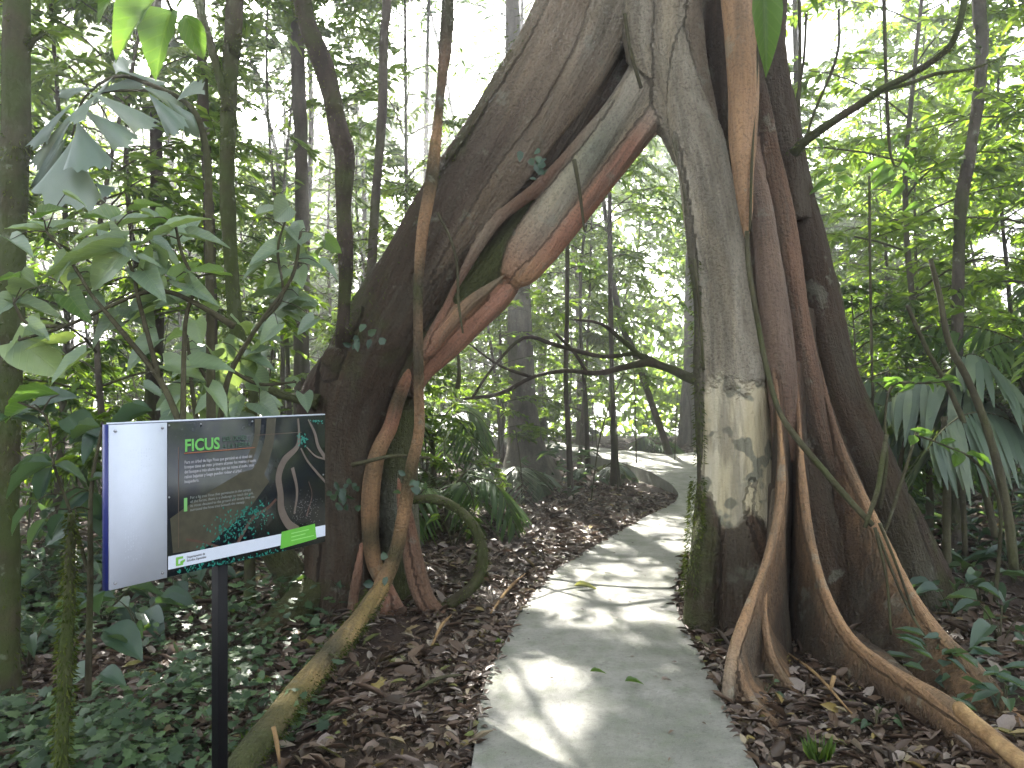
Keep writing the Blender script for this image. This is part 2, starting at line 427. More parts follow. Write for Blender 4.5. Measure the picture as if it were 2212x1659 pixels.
for k in range(170):
    gap(2212 * _r.random(), 1000 * _r.random() ** 1.1, 3 + 6 * _r.random() ** 2, 6.5)
for k in range(50):
    gap(950 * _r.random(), 60 + 940 * _r.random(), 4 + 9 * _r.random() ** 2, 5.8)
for k in range(60):
    gap(1700 + 512 * _r.random(), 700 * _r.random(), 4 + 8 * _r.random() ** 2, 5.8)
for k in range(45):
    y_ = 7 + 8 * _r.random(); CYL.append((np.array([-y_ * (.15 + .55 * _r.random()), y_, .5 + 3.5 * _r.random()]), .25 + .35 * _r.random()))
for k in range(150):
    y_ = 10 + 14 * _r.random(); x_ = (_r.random() * 2 - 1) * .72 * y_; CYL.append((np.array([x_, y_, .3 + 4.5 * _r.random()]), .35 + .45 * _r.random()))
for g in [(930,60,75),(1010,180,60),(1080,20,105),(1000,80,60),(1150,-30,110),(560,270,42),(580,240,36),(600,300,25),(800,240,22),(390,-20,60),(300,-40,60),(430,20,30),(310,150,16),(150,40,12),(210,60,16),
          (2150,545,35),(2190,480,30),(2190,640,26),(1800,250,15),(2110,560,18),(2200,120,18),(170,690,34),(205,720,30),(150,740,18),(170,560,14),(40,700,10),
          (1300,890,22),(1350,920,14),(1250,830,12),(1190,850,9),(1400,880,12),(960,40,30),(700,30,16),(210,880,12),(1475,370,14),
          (2100,850,12),(1790,640,10),(1850,560,10),(2050,480,12),(2080,80,12),(1930,30,16),(1760,130,14),(430,700,14),(250,620,12),(510,350,10),(70,90,10),(100,270,8)]:
    gap(*g)

# ================================================================== ground
def axis(fine, far, n, m):
    a = np.linspace(-fine, fine, n); g = fine + (far - fine) * (np.linspace(0, 1, m + 1)[1:] ** 2.4)
    return np.concatenate([-g[::-1], a, g])
ax = axis(11, 260, 200, 30); ay = axis(11, 260, 200, 30) + 8
X, Yg = np.meshgrid(ax, ay)
H = gh(X.ravel(), Yg.ravel()); q = np.stack([X.ravel(), Yg.ravel(), H], 1)
near = (np.hypot(q[:, 0], q[:, 1] - 7) < 13)
H = H + np.where(near, (noise(q * [1, 1, 0], 9, 3) * .012 + noise(q * [1, 1, 0], 22, 4) * .006 - .008), 0)
n, m = X.shape
i = np.arange(n - 1)[:, None]; j = np.arange(m - 1)[None, :]
gf = np.stack([i * m + j, i * m + j + 1, (i + 1) * m + j + 1, (i + 1) * m + j], -1).reshape(-1, 4)
mb = MB(); mb.add(np.stack([X.ravel(), Yg.ravel(), H], 1), gf)
t = NT('soil'); p = t.coord(); n1 = t.noise(p, 3, 6, .7); n2 = t.noise(p, 28, 5, .7)
c = t.mix(t.ramp(n1, [(.35, 0.0), (.65, 1.0)]), (.030, .019, .013), (.075, .048, .034))
c = t.mix(t.ramp(n2, [(.5, 0.0), (.7, .6)]), c, (.11, .08, .06))
c = t.mix(t.math('MULTIPLY', t.ramp(t.noise(p, 1.1, 4), [(.56, 0.0), (.66, 1.0)]), .45), c, (.04, .055, .018))
M['soil'] = t.done(t.prin(c, .85, t.bump(t.math('ADD', n1, n2), 1.0, .04), .3))
tag(mb.build('ground', M['soil']), kind='structure')

# ================================================================== path
outline = PATH_L + PATH_B[::-1][:1] + [PATH_B[k] for k in range(6, -1, -1)] + PATH_R[::-1]
import bmesh
bm = bmesh.new()
ol = smoothline(np.array([(x, y, 0) for x, y in outline]), .12)[:, :2]
def ptop(x, y): return .035 + .14 * np.clip((y - 10.2) / 2.2, 0, 1) + float(noise(np.array([[x, y, 0]]), 2.1, 9)[0]) * .006
rng2 = np.random.default_rng(3)
ol = ol + (rng2.random(ol.shape) - .5) * .006
vt = [bm.verts.new((x, y, 0)) for x, y in ol]
f = bm.faces.new(vt)
res = bmesh.ops.triangulate(bm, faces=[f])
bmesh.ops.subdivide_edges(bm, edges=[e for e in bm.edges if e.calc_length() > .5 and not e.is_boundary], cuts=3, use_grid_fill=True)
bmesh.ops.triangulate(bm, faces=bm.faces[:])
bnd = [e for e in bm.edges if e.is_boundary]
for v in bm.verts: v.co.z = ptop(v.co.x, v.co.y)
bmesh.ops.recalc_face_normals(bm, faces=bm.faces[:])
if sum(f.normal.z for f in bm.faces) < 0: bmesh.ops.reverse_faces(bm, faces=bm.faces[:])
ex = bmesh.ops.extrude_edge_only(bm, edges=bnd)
for v in [g for g in ex['geom'] if isinstance(g, bmesh.types.BMVert)]: v.co.z = -.3
me = bpy.data.meshes.new('path'); bm.to_mesh(me); bm.free()
t = NT('concrete'); p = t.coord(); n1 = t.noise(p, 2.2, 6, .65); n2 = t.noise(p, 45, 4, .7); n3 = t.noise(p, 7, 4, .6); n4 = t.noise(p, 140, 2, .5)
c = t.mix(t.ramp(n1, [(.35, 0.0), (.62, 1.0)]), (.12, .125, .105), (.225, .22, .20))
c = t.mix(t.math('MULTIPLY', t.ramp(n3, [(.5, 0.0), (.68, 1.0)]), .6), c, (.13, .15, .10))
c = t.mix(t.math('MULTIPLY', t.ramp(n2, [(.32, 1.0), (.48, 0.0)]), .5), c, (.07, .065, .055))
n6 = t.noise(p, .9, 5, .7); c = t.mix(t.math('MULTIPLY', t.ramp(n6, [(.5, 0.0), (.62, 1.0)]), .5), c, (.085, .095, .06))
c = t.mix(t.math('MULTIPLY', t.ramp(n4, [(.55, 0.0), (.7, 1.0)]), .3), c, (.27, .26, .24))
M['concrete'] = t.done(t.prin(c, t.ramp(n3, [(.3, .5), (.7, .8)]), t.bump(t.math('ADD', n2, t.math('ADD', n1, t.math('MULTIPLY', n4, .4))), .6, .012), .35))
me.materials.append(M['concrete']); o = bpy.data.objects.new('path', me); link(o); tag(o, kind='structure')

# ================================================================== the great fig
FIG = np.array([1.5, 5.3, 0.0])
fig = empty('strangler_fig', FIG, 'huge strangler fig whose leaning trunk and buttressed post arch over the path', 'tree')
DK = (.066, .044, .027); BR = (.225, .18, .128); GR = (.34, .305, .235); PK = (.30, .15, .095); OR = (.32, .195, .105); MO = (.055, .055, .028); RD = (.17, .10, .065); GG = (.17, .175, .13)

class Body:
    """fused strands: closed tubes and lofts, voxel-remeshed into one skin"""
    def __init__(s): s.mb = MB(); s.sp = []; s.off = 0.0
    def strand(s, pts, col, moss=.3, patch=0, smooth=0, Y=None, px=True, step=.05, squash=1.0):
        if px: p, r = pxline(pts, Y)
        else: p = np.array([q[:3] for q in pts]); r = np.array([q[3] for q in pts])
        q = smoothline(np.column_stack([p, r]), step); p, r = q[:, :3], np.maximum(q[:, 3], .006)
        v, f = tube(p, r, 14); s.mb.add(v, f)
        L = np.concatenate([[0], np.cumsum(np.linalg.norm(np.diff(p, axis=0), axis=1))])
        s.off += 5.3
        cc = np.array(col, float)
        if cc.ndim == 2:
            k = np.linspace(0, 1, len(cc)); u = L / L[-1]; cc = np.stack([np.interp(u, k, cc[:, i]) for i in range(3)], 1)
        else: cc = np.tile(cc, (len(p), 1))
        ext = lambda a: np.interp(L / L[-1], np.linspace(0, 1, len(a)), a) if np.ndim(a) else np.full(len(p), a)
        tg = np.gradient(p, axis=0); tg /= np.linalg.norm(tg, axis=1)[:, None] + 1e-9
        s.sp.append(np.column_stack([p, r, cc, ext(moss), ext(patch), ext(smooth), L, np.full(len(p), s.off), tg]))
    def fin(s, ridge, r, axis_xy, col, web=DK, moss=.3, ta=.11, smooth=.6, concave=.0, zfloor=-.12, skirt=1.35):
        s.strand(ridge, col, moss=moss, smooth=smooth)
        p, _ = pxline(ridge); p = smoothline(p, .05)
        z = p[:, 2].copy()
        z = np.minimum.accumulate(z) - np.arange(len(z)) * 1e-4
        loops, web_s = [], []
        for k in range(len(p)):
            a = p[k].copy(); a[2] = z[k]
            ax_ = np.array([axis_xy[0], axis_xy[1], z[k]])
            d = ax_ - a; d[2] = 0; L = np.linalg.norm(d); sd = np.array([-d[1], d[0], 0]) / (L + 1e-6)
            n = 8; u = np.linspace(0, 1, n)[:, None]
            th = (.022 + (ta - .022) * u ** 1.6)
            dip = -concave * np.sin(np.pi * u) * 0
            c = a + d * u + [0, 0, 1] * dip
            loops.append(np.vstack([c + sd * th, (c - sd * th)[::-1]]))
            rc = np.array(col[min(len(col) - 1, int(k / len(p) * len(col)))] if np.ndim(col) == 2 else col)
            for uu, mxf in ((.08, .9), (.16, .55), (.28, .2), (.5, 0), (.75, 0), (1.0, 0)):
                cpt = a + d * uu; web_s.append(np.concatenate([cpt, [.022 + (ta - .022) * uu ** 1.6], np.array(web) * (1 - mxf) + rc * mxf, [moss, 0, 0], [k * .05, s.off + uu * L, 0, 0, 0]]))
        a, b = np.array(loops[-1]).copy(), None
        lo = a.copy(); lo[:, 2] = min(zfloor, a[:, 2].min() - .02); loops.append(lo)
        v, f = loft(loops); s.mb.add(v, f)
        s.sp.append(np.array(web_s))
        # skirt: the plank under the ridge, straight down into the ground
        sel = np.nonzero(p[:, 2] < skirt)[0]
        if skirt and len(sel) > 3:
            q = p[sel]; tg = np.gradient(q, axis=0); tg[:, 2] = 0; tg /= np.linalg.norm(tg, axis=1)[:, None] + 1e-9
            sd = np.stack([-tg[:, 1], tg[:, 0], tg[:, 0] * 0], 1); loops = []; ws = []
            for k in range(len(q)):
                zz = np.linspace(q[k, 2], zfloor, 6); th = np.linspace(.02, .07, 6)[:, None]
                c = np.column_stack([np.tile(q[k, :2], (6, 1)), zz])
                loops.append(np.vstack([c + sd[k] * th, (c - sd[k] * th)[::-1]]))
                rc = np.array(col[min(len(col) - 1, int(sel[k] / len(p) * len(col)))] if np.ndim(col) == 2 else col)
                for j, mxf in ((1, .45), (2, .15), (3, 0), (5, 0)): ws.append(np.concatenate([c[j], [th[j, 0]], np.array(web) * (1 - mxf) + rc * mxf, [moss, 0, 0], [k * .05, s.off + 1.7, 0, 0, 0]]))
            v, f = loft(loops); s.mb.add(v, f); s.sp.append(np.array(ws))
    def build(s, name, voxel=.018, amp=.02, parent=fig, smooth=5, label=None):
        tmp = s.mb.build('tmp', None)
        md = tmp.modifiers.new('r', 'REMESH'); md.mode = 'VOXEL'; md.voxel_size = voxel; md.use_smooth_shade = True
        sm = tmp.modifiers.new('s', 'SMOOTH'); sm.iterations = smooth; sm.factor = .5
        dg = bpy.context.evaluated_depsgraph_get(); dg.update()
        me = bpy.data.meshes.new_from_object(tmp.evaluated_get(dg))
        old = tmp.data; bpy.data.objects.remove(tmp); bpy.data.meshes.remove(old)
        n = len(me.vertices); V = np.empty(n * 3); me.vertices.foreach_get('co', V); V = V.reshape(-1, 3)
        N = np.empty(n * 3); me.vertices.foreach_get('normal', N); N = N.reshape(-1, 3)
        sp = np.vstack(s.sp); col = np.zeros((n, 3)); msk = np.zeros((n, 3)); bc = np.zeros((n, 3))
        spn = (sp[:, :3] ** 2).sum(1)
        for a in range(0, n, 4000):
            v = V[a:a + 4000]
            d = np.sqrt(np.maximum((v ** 2).sum(1)[:, None] + spn[None] - 2 * v @ sp[:, :3].T, 0)) - sp[None, :, 3]
            w = np.exp(-np.clip((d - d.min(1, keepdims=True)) / .012, 0, 30)); w /= w.sum(1, keepdims=True)
            col[a:a + 4000] = w @ sp[:, 4:7]; msk[a:a + 4000] = w @ sp[:, 7:10]
            k = d.argmin(1)
            off = v - sp[k, :3]; tg = sp[k, 12:15]; al = (off * tg).sum(1); off = off - tg * al[:, None]
            off[:, 2] += (sp[k, 10] + al) * .13; off[:, 0] += sp[k, 11]
            wb = (tg ** 2).sum(1) < .5; off[wb] = v[wb] * [1, 1, .3]
            bc[a:a + 4000] = off
        sm_ = 1 - .75 * msk[:, 2]
        dsp = noise(bc * [1, 1, 1], 7, 21) * amp + noise(bc, 17, 22) * amp * .5 + noise(V, 2.3, 23) * amp * 1.2 + noise(V, 40, 24) * amp * .12
        V = V + N * (dsp * sm_)[:, None] - np.asarray(fig.location)
        me.vertices.foreach_set('co', V.ravel())
        ca = me.color_attributes.new('bcol', 'FLOAT_COLOR', 'POINT'); ca.data.foreach_set('color', np.column_stack([col, np.ones(n)]).ravel())
        for nm, ar in (('bc', bc), ('bmask', msk)):
            at = me.attributes.new(nm, 'FLOAT_VECTOR', 'POINT'); at.data.foreach_set('vector', ar.ravel())
        me.polygons.foreach_set('use_smooth', np.ones(len(me.polygons), bool))
        me.materials.clear(); me.materials.append(M['ficus']); me.name = name; me.update()
        o = bpy.data.objects.new(name, me); link(o, parent)
        if label: o['label'] = label
        print(name, n)
        return o

# -- leaning limb and the upper trunk ------------------------------------------------
b = Body()
b.strand([(1500,-1100,150),(1430,-700,150),(1370,-330,135),(1310,-80,118),(1225,110,113),(1130,270,110),(1020,430,108),(915,590,104),(838,715,100),(782,830,96),(752,940,86),(748,1050,76),(752,1170,72),(752,1290,80),(750,1400,92)], (BR, BR, BR, GR, BR, BR, BR, (.1,.075,.055), DK, DK, DK, DK, DK), Y=5.62, moss=(.1,.1,.1,.25,.3,.35,.35,.4,.45,.3,.3,.4))
b.strand([(1400,-200,60),(1330,-40,70),(1270,110,60),(1180,250,50),(1085,380,50),(990,510,45),(900,640,40),(830,760,35)], (GR, GR, BR, BR, BR, DK), Y=5.42, moss=.2)
b.strand([(1225,60,50),(1130,190,48),(1040,320,46),(950,460,42),(870,590,40),(790,700,40),(730,800,42)], (BR, MO, MO, DK), Y=5.45, moss=.55)
b.strand([(1230,-100,30),(1190,20,28),(1100,160,24),(1010,300,22),(930,440,22),(860,570,20)], (BR, MO, MO), Y=5.4, moss=.5)
b.strand([(840,640,20),(760,760,40),(705,860,52),(695,960,56),(702,1080,52),(705,1200,50),(700,1330,56)], (DK, (.06,.035,.028), DK), Y=5.6, moss=.3)
b.strand([(900,700,20),(850,790,46),(820,880,50),(815,950,42),(835,1040,36),(845,1150,34),(850,1250,30),(850,1330,25)], (DK, GG, GG, DK), Y=5.72, moss=.3)
b.strand([(1400,60,45),(1340,200,45),(1250,320,42),(1160,430,36)], DK, Y=5.68, moss=.2)
b.strand([(905,740,20),(872,830,40),(862,930,44),(860,1050,44),(864,1150,46),(868,1250,48),(862,1340,52)], (DK, MO, MO, GG, MO, DK), Y=5.66, moss=.6)
# lower strand: grey above, pink beneath
b.strand([(1450,60,50),(1400,160,50),(1330,268,46),(1255,372,44),(1190,462,42),(1130,545,34),(1092,600,16)], (GR, GR, GG, GR, (.3, .17, .11)), Y=5.38, moss=(.1,.1,.2,.3), smooth=.3)
b.strand([(1432,225,30),(1380,290,33),(1296,392,33),(1230,475,32),(1175,545,28),(1130,594,26),(1112,610,12)], (GR, PK, PK, PK, OR), Y=5.38, moss=.05, smooth=.8)
b.strand([(1225,400,26),(1160,470,40),(1085,560,44),(1010,640,42),(950,715,40),(900,790,40),(870,850,36)], (MO, MO, MO, MO, DK), Y=5.5, moss=.7)
# lip of the crevice
b.strand([(1345,205,11),(1270,290,12),(1205,360,11),(1150,415,12),(1085,465,11),(1040,520,11),(1000,590,11),(965,655,12),(925,735,13),(905,800,10)], (BR, BR, RD, RD, BR, RD, PK, OR), Y=5.29, moss=.05, smooth=.6)
b.strand([(1125,600,5),(1105,622,18),(1070,650,28),(1010,698,34),(955,752,32),(915,800,22),(900,840,12)], PK, Y=5.42, moss=.02, smooth=.9)
b.strand([(1095,590,3),(1060,620,12),(1010,660,18),(960,715,16),(925,765,12)], ((.24,.19,.12), OR, PK), Y=5.28, moss=.15, smooth=.7)
# upper trunk bundle
b.strand([(1560,-1400,120),(1540,-900,120),(1500,-450,110),(1455,-100,85),(1440,60,72),(1445,180,58),(1470,270,50),(1505,330,56)], (BR, BR, GR, GR, GR, GR), Y=5.35, moss=.12)
b.strand([(1400,-160,50),(1395,0,50),(1390,100,40),(1400,180,24),(1412,225,6)], GR, Y=5.3, moss=.1)
b.strand([(1640,-1400,120),(1620,-700,110),(1600,-250,95),(1580,-50,78),(1575,100,70),(1585,260,62),(1600,420,55),(1625,560,45)], (BR, BR, BR, DK, DK), Y=5.4, moss=.2)
b.strand([(1700,-900,80),(1680,-300,80),(1650,-60,60),(1650,90,45),(1668,220,45),(1690,360,48),(1705,480,45)], (BR, DK, DK, DK), Y=5.5, moss=.3)
b.strand([(1500,-200,30),(1490,0,28),(1500,120,24),(1530,250,20),(1560,380,16),(1580,470,6)], BR, Y=5.2, moss=.2)
# pale post
b.strand([(1462,60,26),(1470,150,34),(1484,240,44),(1512,330,55),(1535,450,58),(1558,580,60),(1572,700,66),(1585,830,76),(1592,950,80),(1592,1060,86),(1594,1180,98),(1600,1300,108),(1604,1400,118)],
         (GR, GR, GR, GR, GR, GR, GR, GR, GR, BR, DK, DK, DK), Y=5.22, moss=(.05,.05,.05,.1,.1,.1,.05,.0,.0,.1,.35,.45,.5), patch=(0,0,0,0,0,0,0,.55,1.3,1.25,.15,0,0), smooth=.25)
b.strand([(1555,980,6,5.2),(1545,1060,20,5.12),(1535,1140,32,5.08),(1530,1180,36),(1520,1270,38),(1515,1400,44)], (BR, DK, DK), Y=5.05, moss=.6)
b.strand([(1620,1040,16),(1612,1100,22),(1640,1190,30),(1665,1290,34),(1680,1400,34)], (RD, RD, DK), Y=5.0, moss=.1)
b.strand([(1452,290,9),(1470,370,9),(1490,500,8),(1500,640,8),(1508,800,8),(1512,1000,8),(1500,1160,10),(1492,1330,12)], (GR, MO, MO, MO), Y=5.15, moss=.5)
trunk = b.build('trunk', .018, .018)

# -- orange bare aerial root and the dark bundle on the right -------------------------
b = Body()
b.strand([(1600,-250,45),(1592,-60,38),(1600,80,35),(1606,200,33),(1604,300,30),(1606,390,21),(1611,460,15),(1613,520,5)], (BR, OR, OR, OR, OR, OR), Y=4.92, moss=.0, smooth=.85)
b.build('aerial_root', .014, .006, label='smooth orange root flattened against the upper trunk')
b = Body()
b.strand([(1612,200,12,5.3),(1622,300,16,5.2),(1638,400,22,5.1),(1650,480,26,5.04),(1662,600,30,5.02),(1680,740,32,5.02),(1692,880,30,5.02),(1700,1000,30,5.02)], (RD, (.17,.12,.088), (.17,.12,.088), RD), Y=5.02, moss=.05, smooth=.5)
b.strand([(1640,180,10),(1660,300,18),(1680,420,26),(1700,540,28),(1722,680,26),(1745,820,26),(1775,950,26),(1820,1060,26)], (DK, RD, RD, DK), Y=5.2, moss=.15, smooth=.3)
b.strand([(1690,700,60),(1705,850,70),(1725,1000,90),(1745,1150,120),(1770,1300,150),(1780,1430,165)], DK, Y=5.45, moss=.3)
b.strand([(1612,330,5),(1622,480,12),(1640,620,16),(1665,760,16),(1690,900,16)], DK, Y=5.1, moss=.2)
b.build('root_bundle', .02, .014)
b = Body()
b.strand([(1670,200,40,5.5),(1700,350,42,5.55),(1733,490,40,5.6),(1768,640,38,5.65),(1800,780,42,5.65),(1842,900,46,5.65),(1885,1010,50,5.6),(1930,1130,50,5.6),(1970,1250,46,5.55),(2010,1350,46,5.5)], (DK, DK, DK, MO), moss=.35)
b.strand([(1665,330,4,5.5),(1690,480,12,5.5),(1722,620,13,5.5),(1755,780,15,5.5),(1795,930,18,5.5),(1850,1080,24,5.45)], DK, moss=.3)
b.strand([(1930,1080,40,5.6),(1960,1180,60,5.7),(2000,1300,70,5.8)], DK, moss=.5)
b.build('prop_root', .02, .016, label='dark moss-streaked prop root at the back')

# -- buttress fins ------------------------------------------------------------------
AX = (1.93, 5.35)
def fins(ridges, axis_xy, voxel=.015):
    bb = Body()
    for rd, cc, kw in ridges: bb.fin(rd, 0, axis_xy, cc, **kw)
    return bb.build('buttress_root', voxel, .009)
fins([([(1668,780,4,4.98),(1680,880,8,4.86),(1688,1000,10,4.72),(1684,1090,10,4.6),(1658,1200,10,4.4),(1620,1300,10,4.15),(1590,1380,11,3.98),(1575,1450,12,3.85),(1572,1510,13,3.78)], (RD, OR, OR, OR, OR, BR), dict(moss=.1, skirt=.95)),
      ([(1588,1430,8,3.9),(1610,1490,10,3.85),(1650,1545,11,3.72),(1690,1580,11,3.62),(1712,1625,13,3.5)], (OR, OR, PK), dict(moss=.1, ta=.05))], (1.84, 5.2))
fins([([(1680,1060,4,4.7),(1672,1140,7,4.58),(1655,1250,9,4.4),(1650,1330,9,4.25),(1664,1410,10,4.12),(1692,1462,11,4.05),(1730,1510,12,3.98)], (BR, OR, OR, OR), dict(moss=.05, ta=.05))], (1.75, 5.1))
fins([([(1716,780,4,5.06),(1722,860,7,4.98),(1727,940,9,4.9),(1733,1040,10,4.75),(1748,1150,10,4.6),(1780,1270,11,4.4),(1835,1375,12,4.2),(1920,1445,14,3.88),(2030,1510,17,3.5),(2130,1580,19,3.2),(2260,1690,22,2.92),(2420,1830,24,2.7)], (RD, OR, OR, OR, OR, OR), dict(moss=.1, ta=.12))], (1.95, 5.3))
fins([([(1740,660,3,5.34),(1755,740,6,5.27),(1782,850,8,5.2),(1815,960,10,5.12),(1862,1070,11,5.0),(1915,1180,11,4.85),(1965,1280,12,4.62),(2030,1370,14,4.3),(2110,1450,17,3.95),(2200,1560,18,3.55),(2290,1640,20,3.3),(2400,1740,20,3.05)], (DK, RD, OR, OR, OR, OR), dict(moss=.15, ta=.12))], (2.05, 5.45))

# -- roots at the foot of the leaning side --------------------------------------------
b = Body()
b.strand([(900,770,6),(880,815,14),(858,870,17),(842,925,18),(815,980,19),(801,1060,20),(800,1150,20),(808,1215,19),(822,1255,14)], (RD, PK, MO, PK, OR, (.2,.13,.07), OR, OR, MO, OR, OR), Y=5.40, moss=.32, smooth=.25)
b.build('surface_root', .013, .006, label='smooth orange root running down the leaning side')
b = Body()
for pts in ([(860,1030,4),(868,1100,12),(876,1180,13),(890,1260,12),(912,1310,12),(925,1340,12)], [(872,1050,4),(888,1140,11),(905,1220,13),(925,1290,13),(955,1330,13)],
            [(835,1260,14),(860,1310,14),(885,1350,14),(900,1375,14)], [(782,1170,4),(775,1230,10),(765,1290,11),(760,1340,12)], [(840,1290,16),(830,1350,16),(822,1400,14)]):
    b.strand(pts, (PK, RD, RD), Y=5.3 if pts[0][0] > 800 else 5.3, moss=.1, smooth=.4)
b.strand([(850,1020,26),(860,1120,26),(868,1230,30),(875,1330,36)], DK, Y=5.6, moss=.4)
b.build('stilt_roots', .014, .008)
b = Body()
b.strand([(970,-260,16,5.15),(968,-60,15,5.15),(965,60,14,5.15),(955,170,13,5.15),(944,280,12,5.12),(930,400,12,5.1),(912,500,12,5.06),(903,620,12,5.04),(903,720,12,5.03),(904,840,12,5.08),(905,930,14,5.1),(888,1010,16,5.1),(872,1110,17,5.1),(852,1200,19,5.1),(822,1272,21,5.05)], (MO, MO, MO, MO, MO, (.2,.12,.07), MO, OR, MO, OR, OR, MO, OR, MO, OR, OR, MO, OR, MO, OR), moss=.45, smooth=.0)
b.build('aerial_root', .011, .007, label='slim root with orange bare patches hanging down the leaning side')
b = Body()
b.strand([(828,1262,22,5.05),(775,1340,22,4.7),(712,1415,24,4.22),(650,1490,27,3.8),(590,1565,29,3.44),(520,1650,31,3.17),(480,1720,31,2.98)], ((.34,.23,.10), (.2,.15,.06), (.38,.27,.12), MO, (.36,.26,.11), (.16,.13,.05), MO, MO), moss=(.3,.45,.4,.55,.6,.8), smooth=0)
b.build('surface_root', .014, .018, label='yellow mossy root reaching along the ground to the sign')
b = Body()
b.strand([(520,1120,30,5.2),(600,1200,36,5.5),(640,1280,40,5.6),(650,1350,44,5.5)], DK, moss=.7)
b.strand([(700,1250,40,5.6),(620,1330,36,5.3),(560,1380,30,5.0)], DK, moss=.7)
b.build('surface_root', .02, .014, label='dark mossy root behind the sign')
b = Body()
b.strand([(565,825,11),(580,840,14),(605,852,14),(640,860,14),(690,870,20)], MO, Y=5.4, moss=.8)
b.build('branch_stub', .014, .012, label='short mossy branch stub')
# thin lianas hanging on it
mb = MB()
for pts, Y in (([(1613,500,5,4.9),(1618,580,6,4.85),(1636,690,6,4.8),(1655,790,6,4.75),(1680,880,6,4.65),(1712,935,7,4.5),(1770,1005,7,4.4),(1830,1075,7,4.35),(1885,1135,6,4.3)], 0),
               ([(1640,60,3),(1632,200,3),(1625,330,3),(1620,500,3)], 4.85), ([(1500,560,4),(1512,680,3),(1520,800,3)], 4.85), ([(1350,30,4),(1362,110,4),(1385,190,4)], 5.0), ([(1240,345,5),(1250,400,4),(1258,460,3),(1262,500,2)], 5.1),
               ([(945,460,3),(975,520,3),(988,580,3),(990,650,3),(1000,720,2)], 4.9), ([(930,990,3),(850,985,4),(760,1005,5)], 5.1)):
    p, r = pxline(pts, Y); mb = MB(); v, f = tube(p, r, 6, step=.06); mb.add(v, f); part(mb, 'rootlet', M['twig'], fig)
mb = MB()
p, r = pxline([(1868,1140,5,4.25),(1895,1060,6,4.25),(1905,1000,6,4.3),(1915,940,5,4.4)]); v, f = tube(p, r, 6, step=.05); mb.add(v, f); part(mb, 'rootlet', M['twig'], fig)
for pts in ([(1900,1130,4),(1940,1230,3),(1975,1330,3)], [(1890,1140,4),(1915,1250,3),(1925,1370,3)], [(1895,1150,3),(1950,1290,3),(2000,1380,3)]):
    p, r = pxline(pts, 4.35); mb = MB(); v, f = tube(p, r, 5, step=.06); mb.add(v, f); part(mb, 'rootlet', M['twig'], fig)
# moss fringe on its lit edges
def mossfringe(mb, pts, Y, n, ln=.03, spread=1.0):
    p, r = pxline(pts, Y); q = smoothline(np.column_stack([p, r]), .02)
    k = rng.integers(0, len(q), n); th = rng.random(n) * 2 * np.pi
    off = np.stack([np.cos(th), np.sin(th), rng.normal(0, .3, n)], 1)
    leaves(mb, q[k, :3] + off * q[k, 3:4] * spread, nrm(off + [0, 0, -.6]) , rng.normal(0, 1, (n, 3)), ln * (.5 + rng.random(n)), ln * .22, TRI, cut=False)
mb = MB()
mossfringe(mb, [(1508,1040,4),(1500,1160,5),(1494,1280,6)], 5.02, 1300, .028, 3)
mossfringe(mb, [(1500,560,4),(1506,760,4),(1512,1000,4)], 5.12, 500, .03, 2)
mossfringe(mb, [(1180,40,10),(1000,300,10),(870,520,12),(760,690,16)], 5.5, 900, .04, 5)
mossfringe(mb, [(815,1275,20,5.0),(775,1340,22,4.7),(712,1415,24,4.22),(650,1490,27,3.8),(590,1565,29,3.44),(520,1650,31,3.17)], None, 2600, .022, 1.02)
part(mb, 'moss', M['moss'], fig)
# a few small climbing leaves on the dark side of the trunk
mb = MB(); n = 46
ctr = np.array([P(820,712,5.05), P(780,725,5.1), P(735,1060,5.15), P(745,1085,5.15), P(905,1050,4.95), P(1150,360,4.9), P(815,1235,5.0)])
k = rng.integers(0, len(ctr), n); pos = ctr[k] + rng.normal(0, .05, (n, 3))
leaves(mb, pos, rng.normal(0, 1, (n, 3)) * [1, .3, 1] + [0, -.3, -.3], np.array([0, -1, .2]) + rng.normal(0, .3, (n, 3)), .04 + .04 * rng.random(n), .035 + .03 * rng.random(n), SIX, cut=False)
part(mb, 'climbing_leaves', M['leaf_blue'], fig)
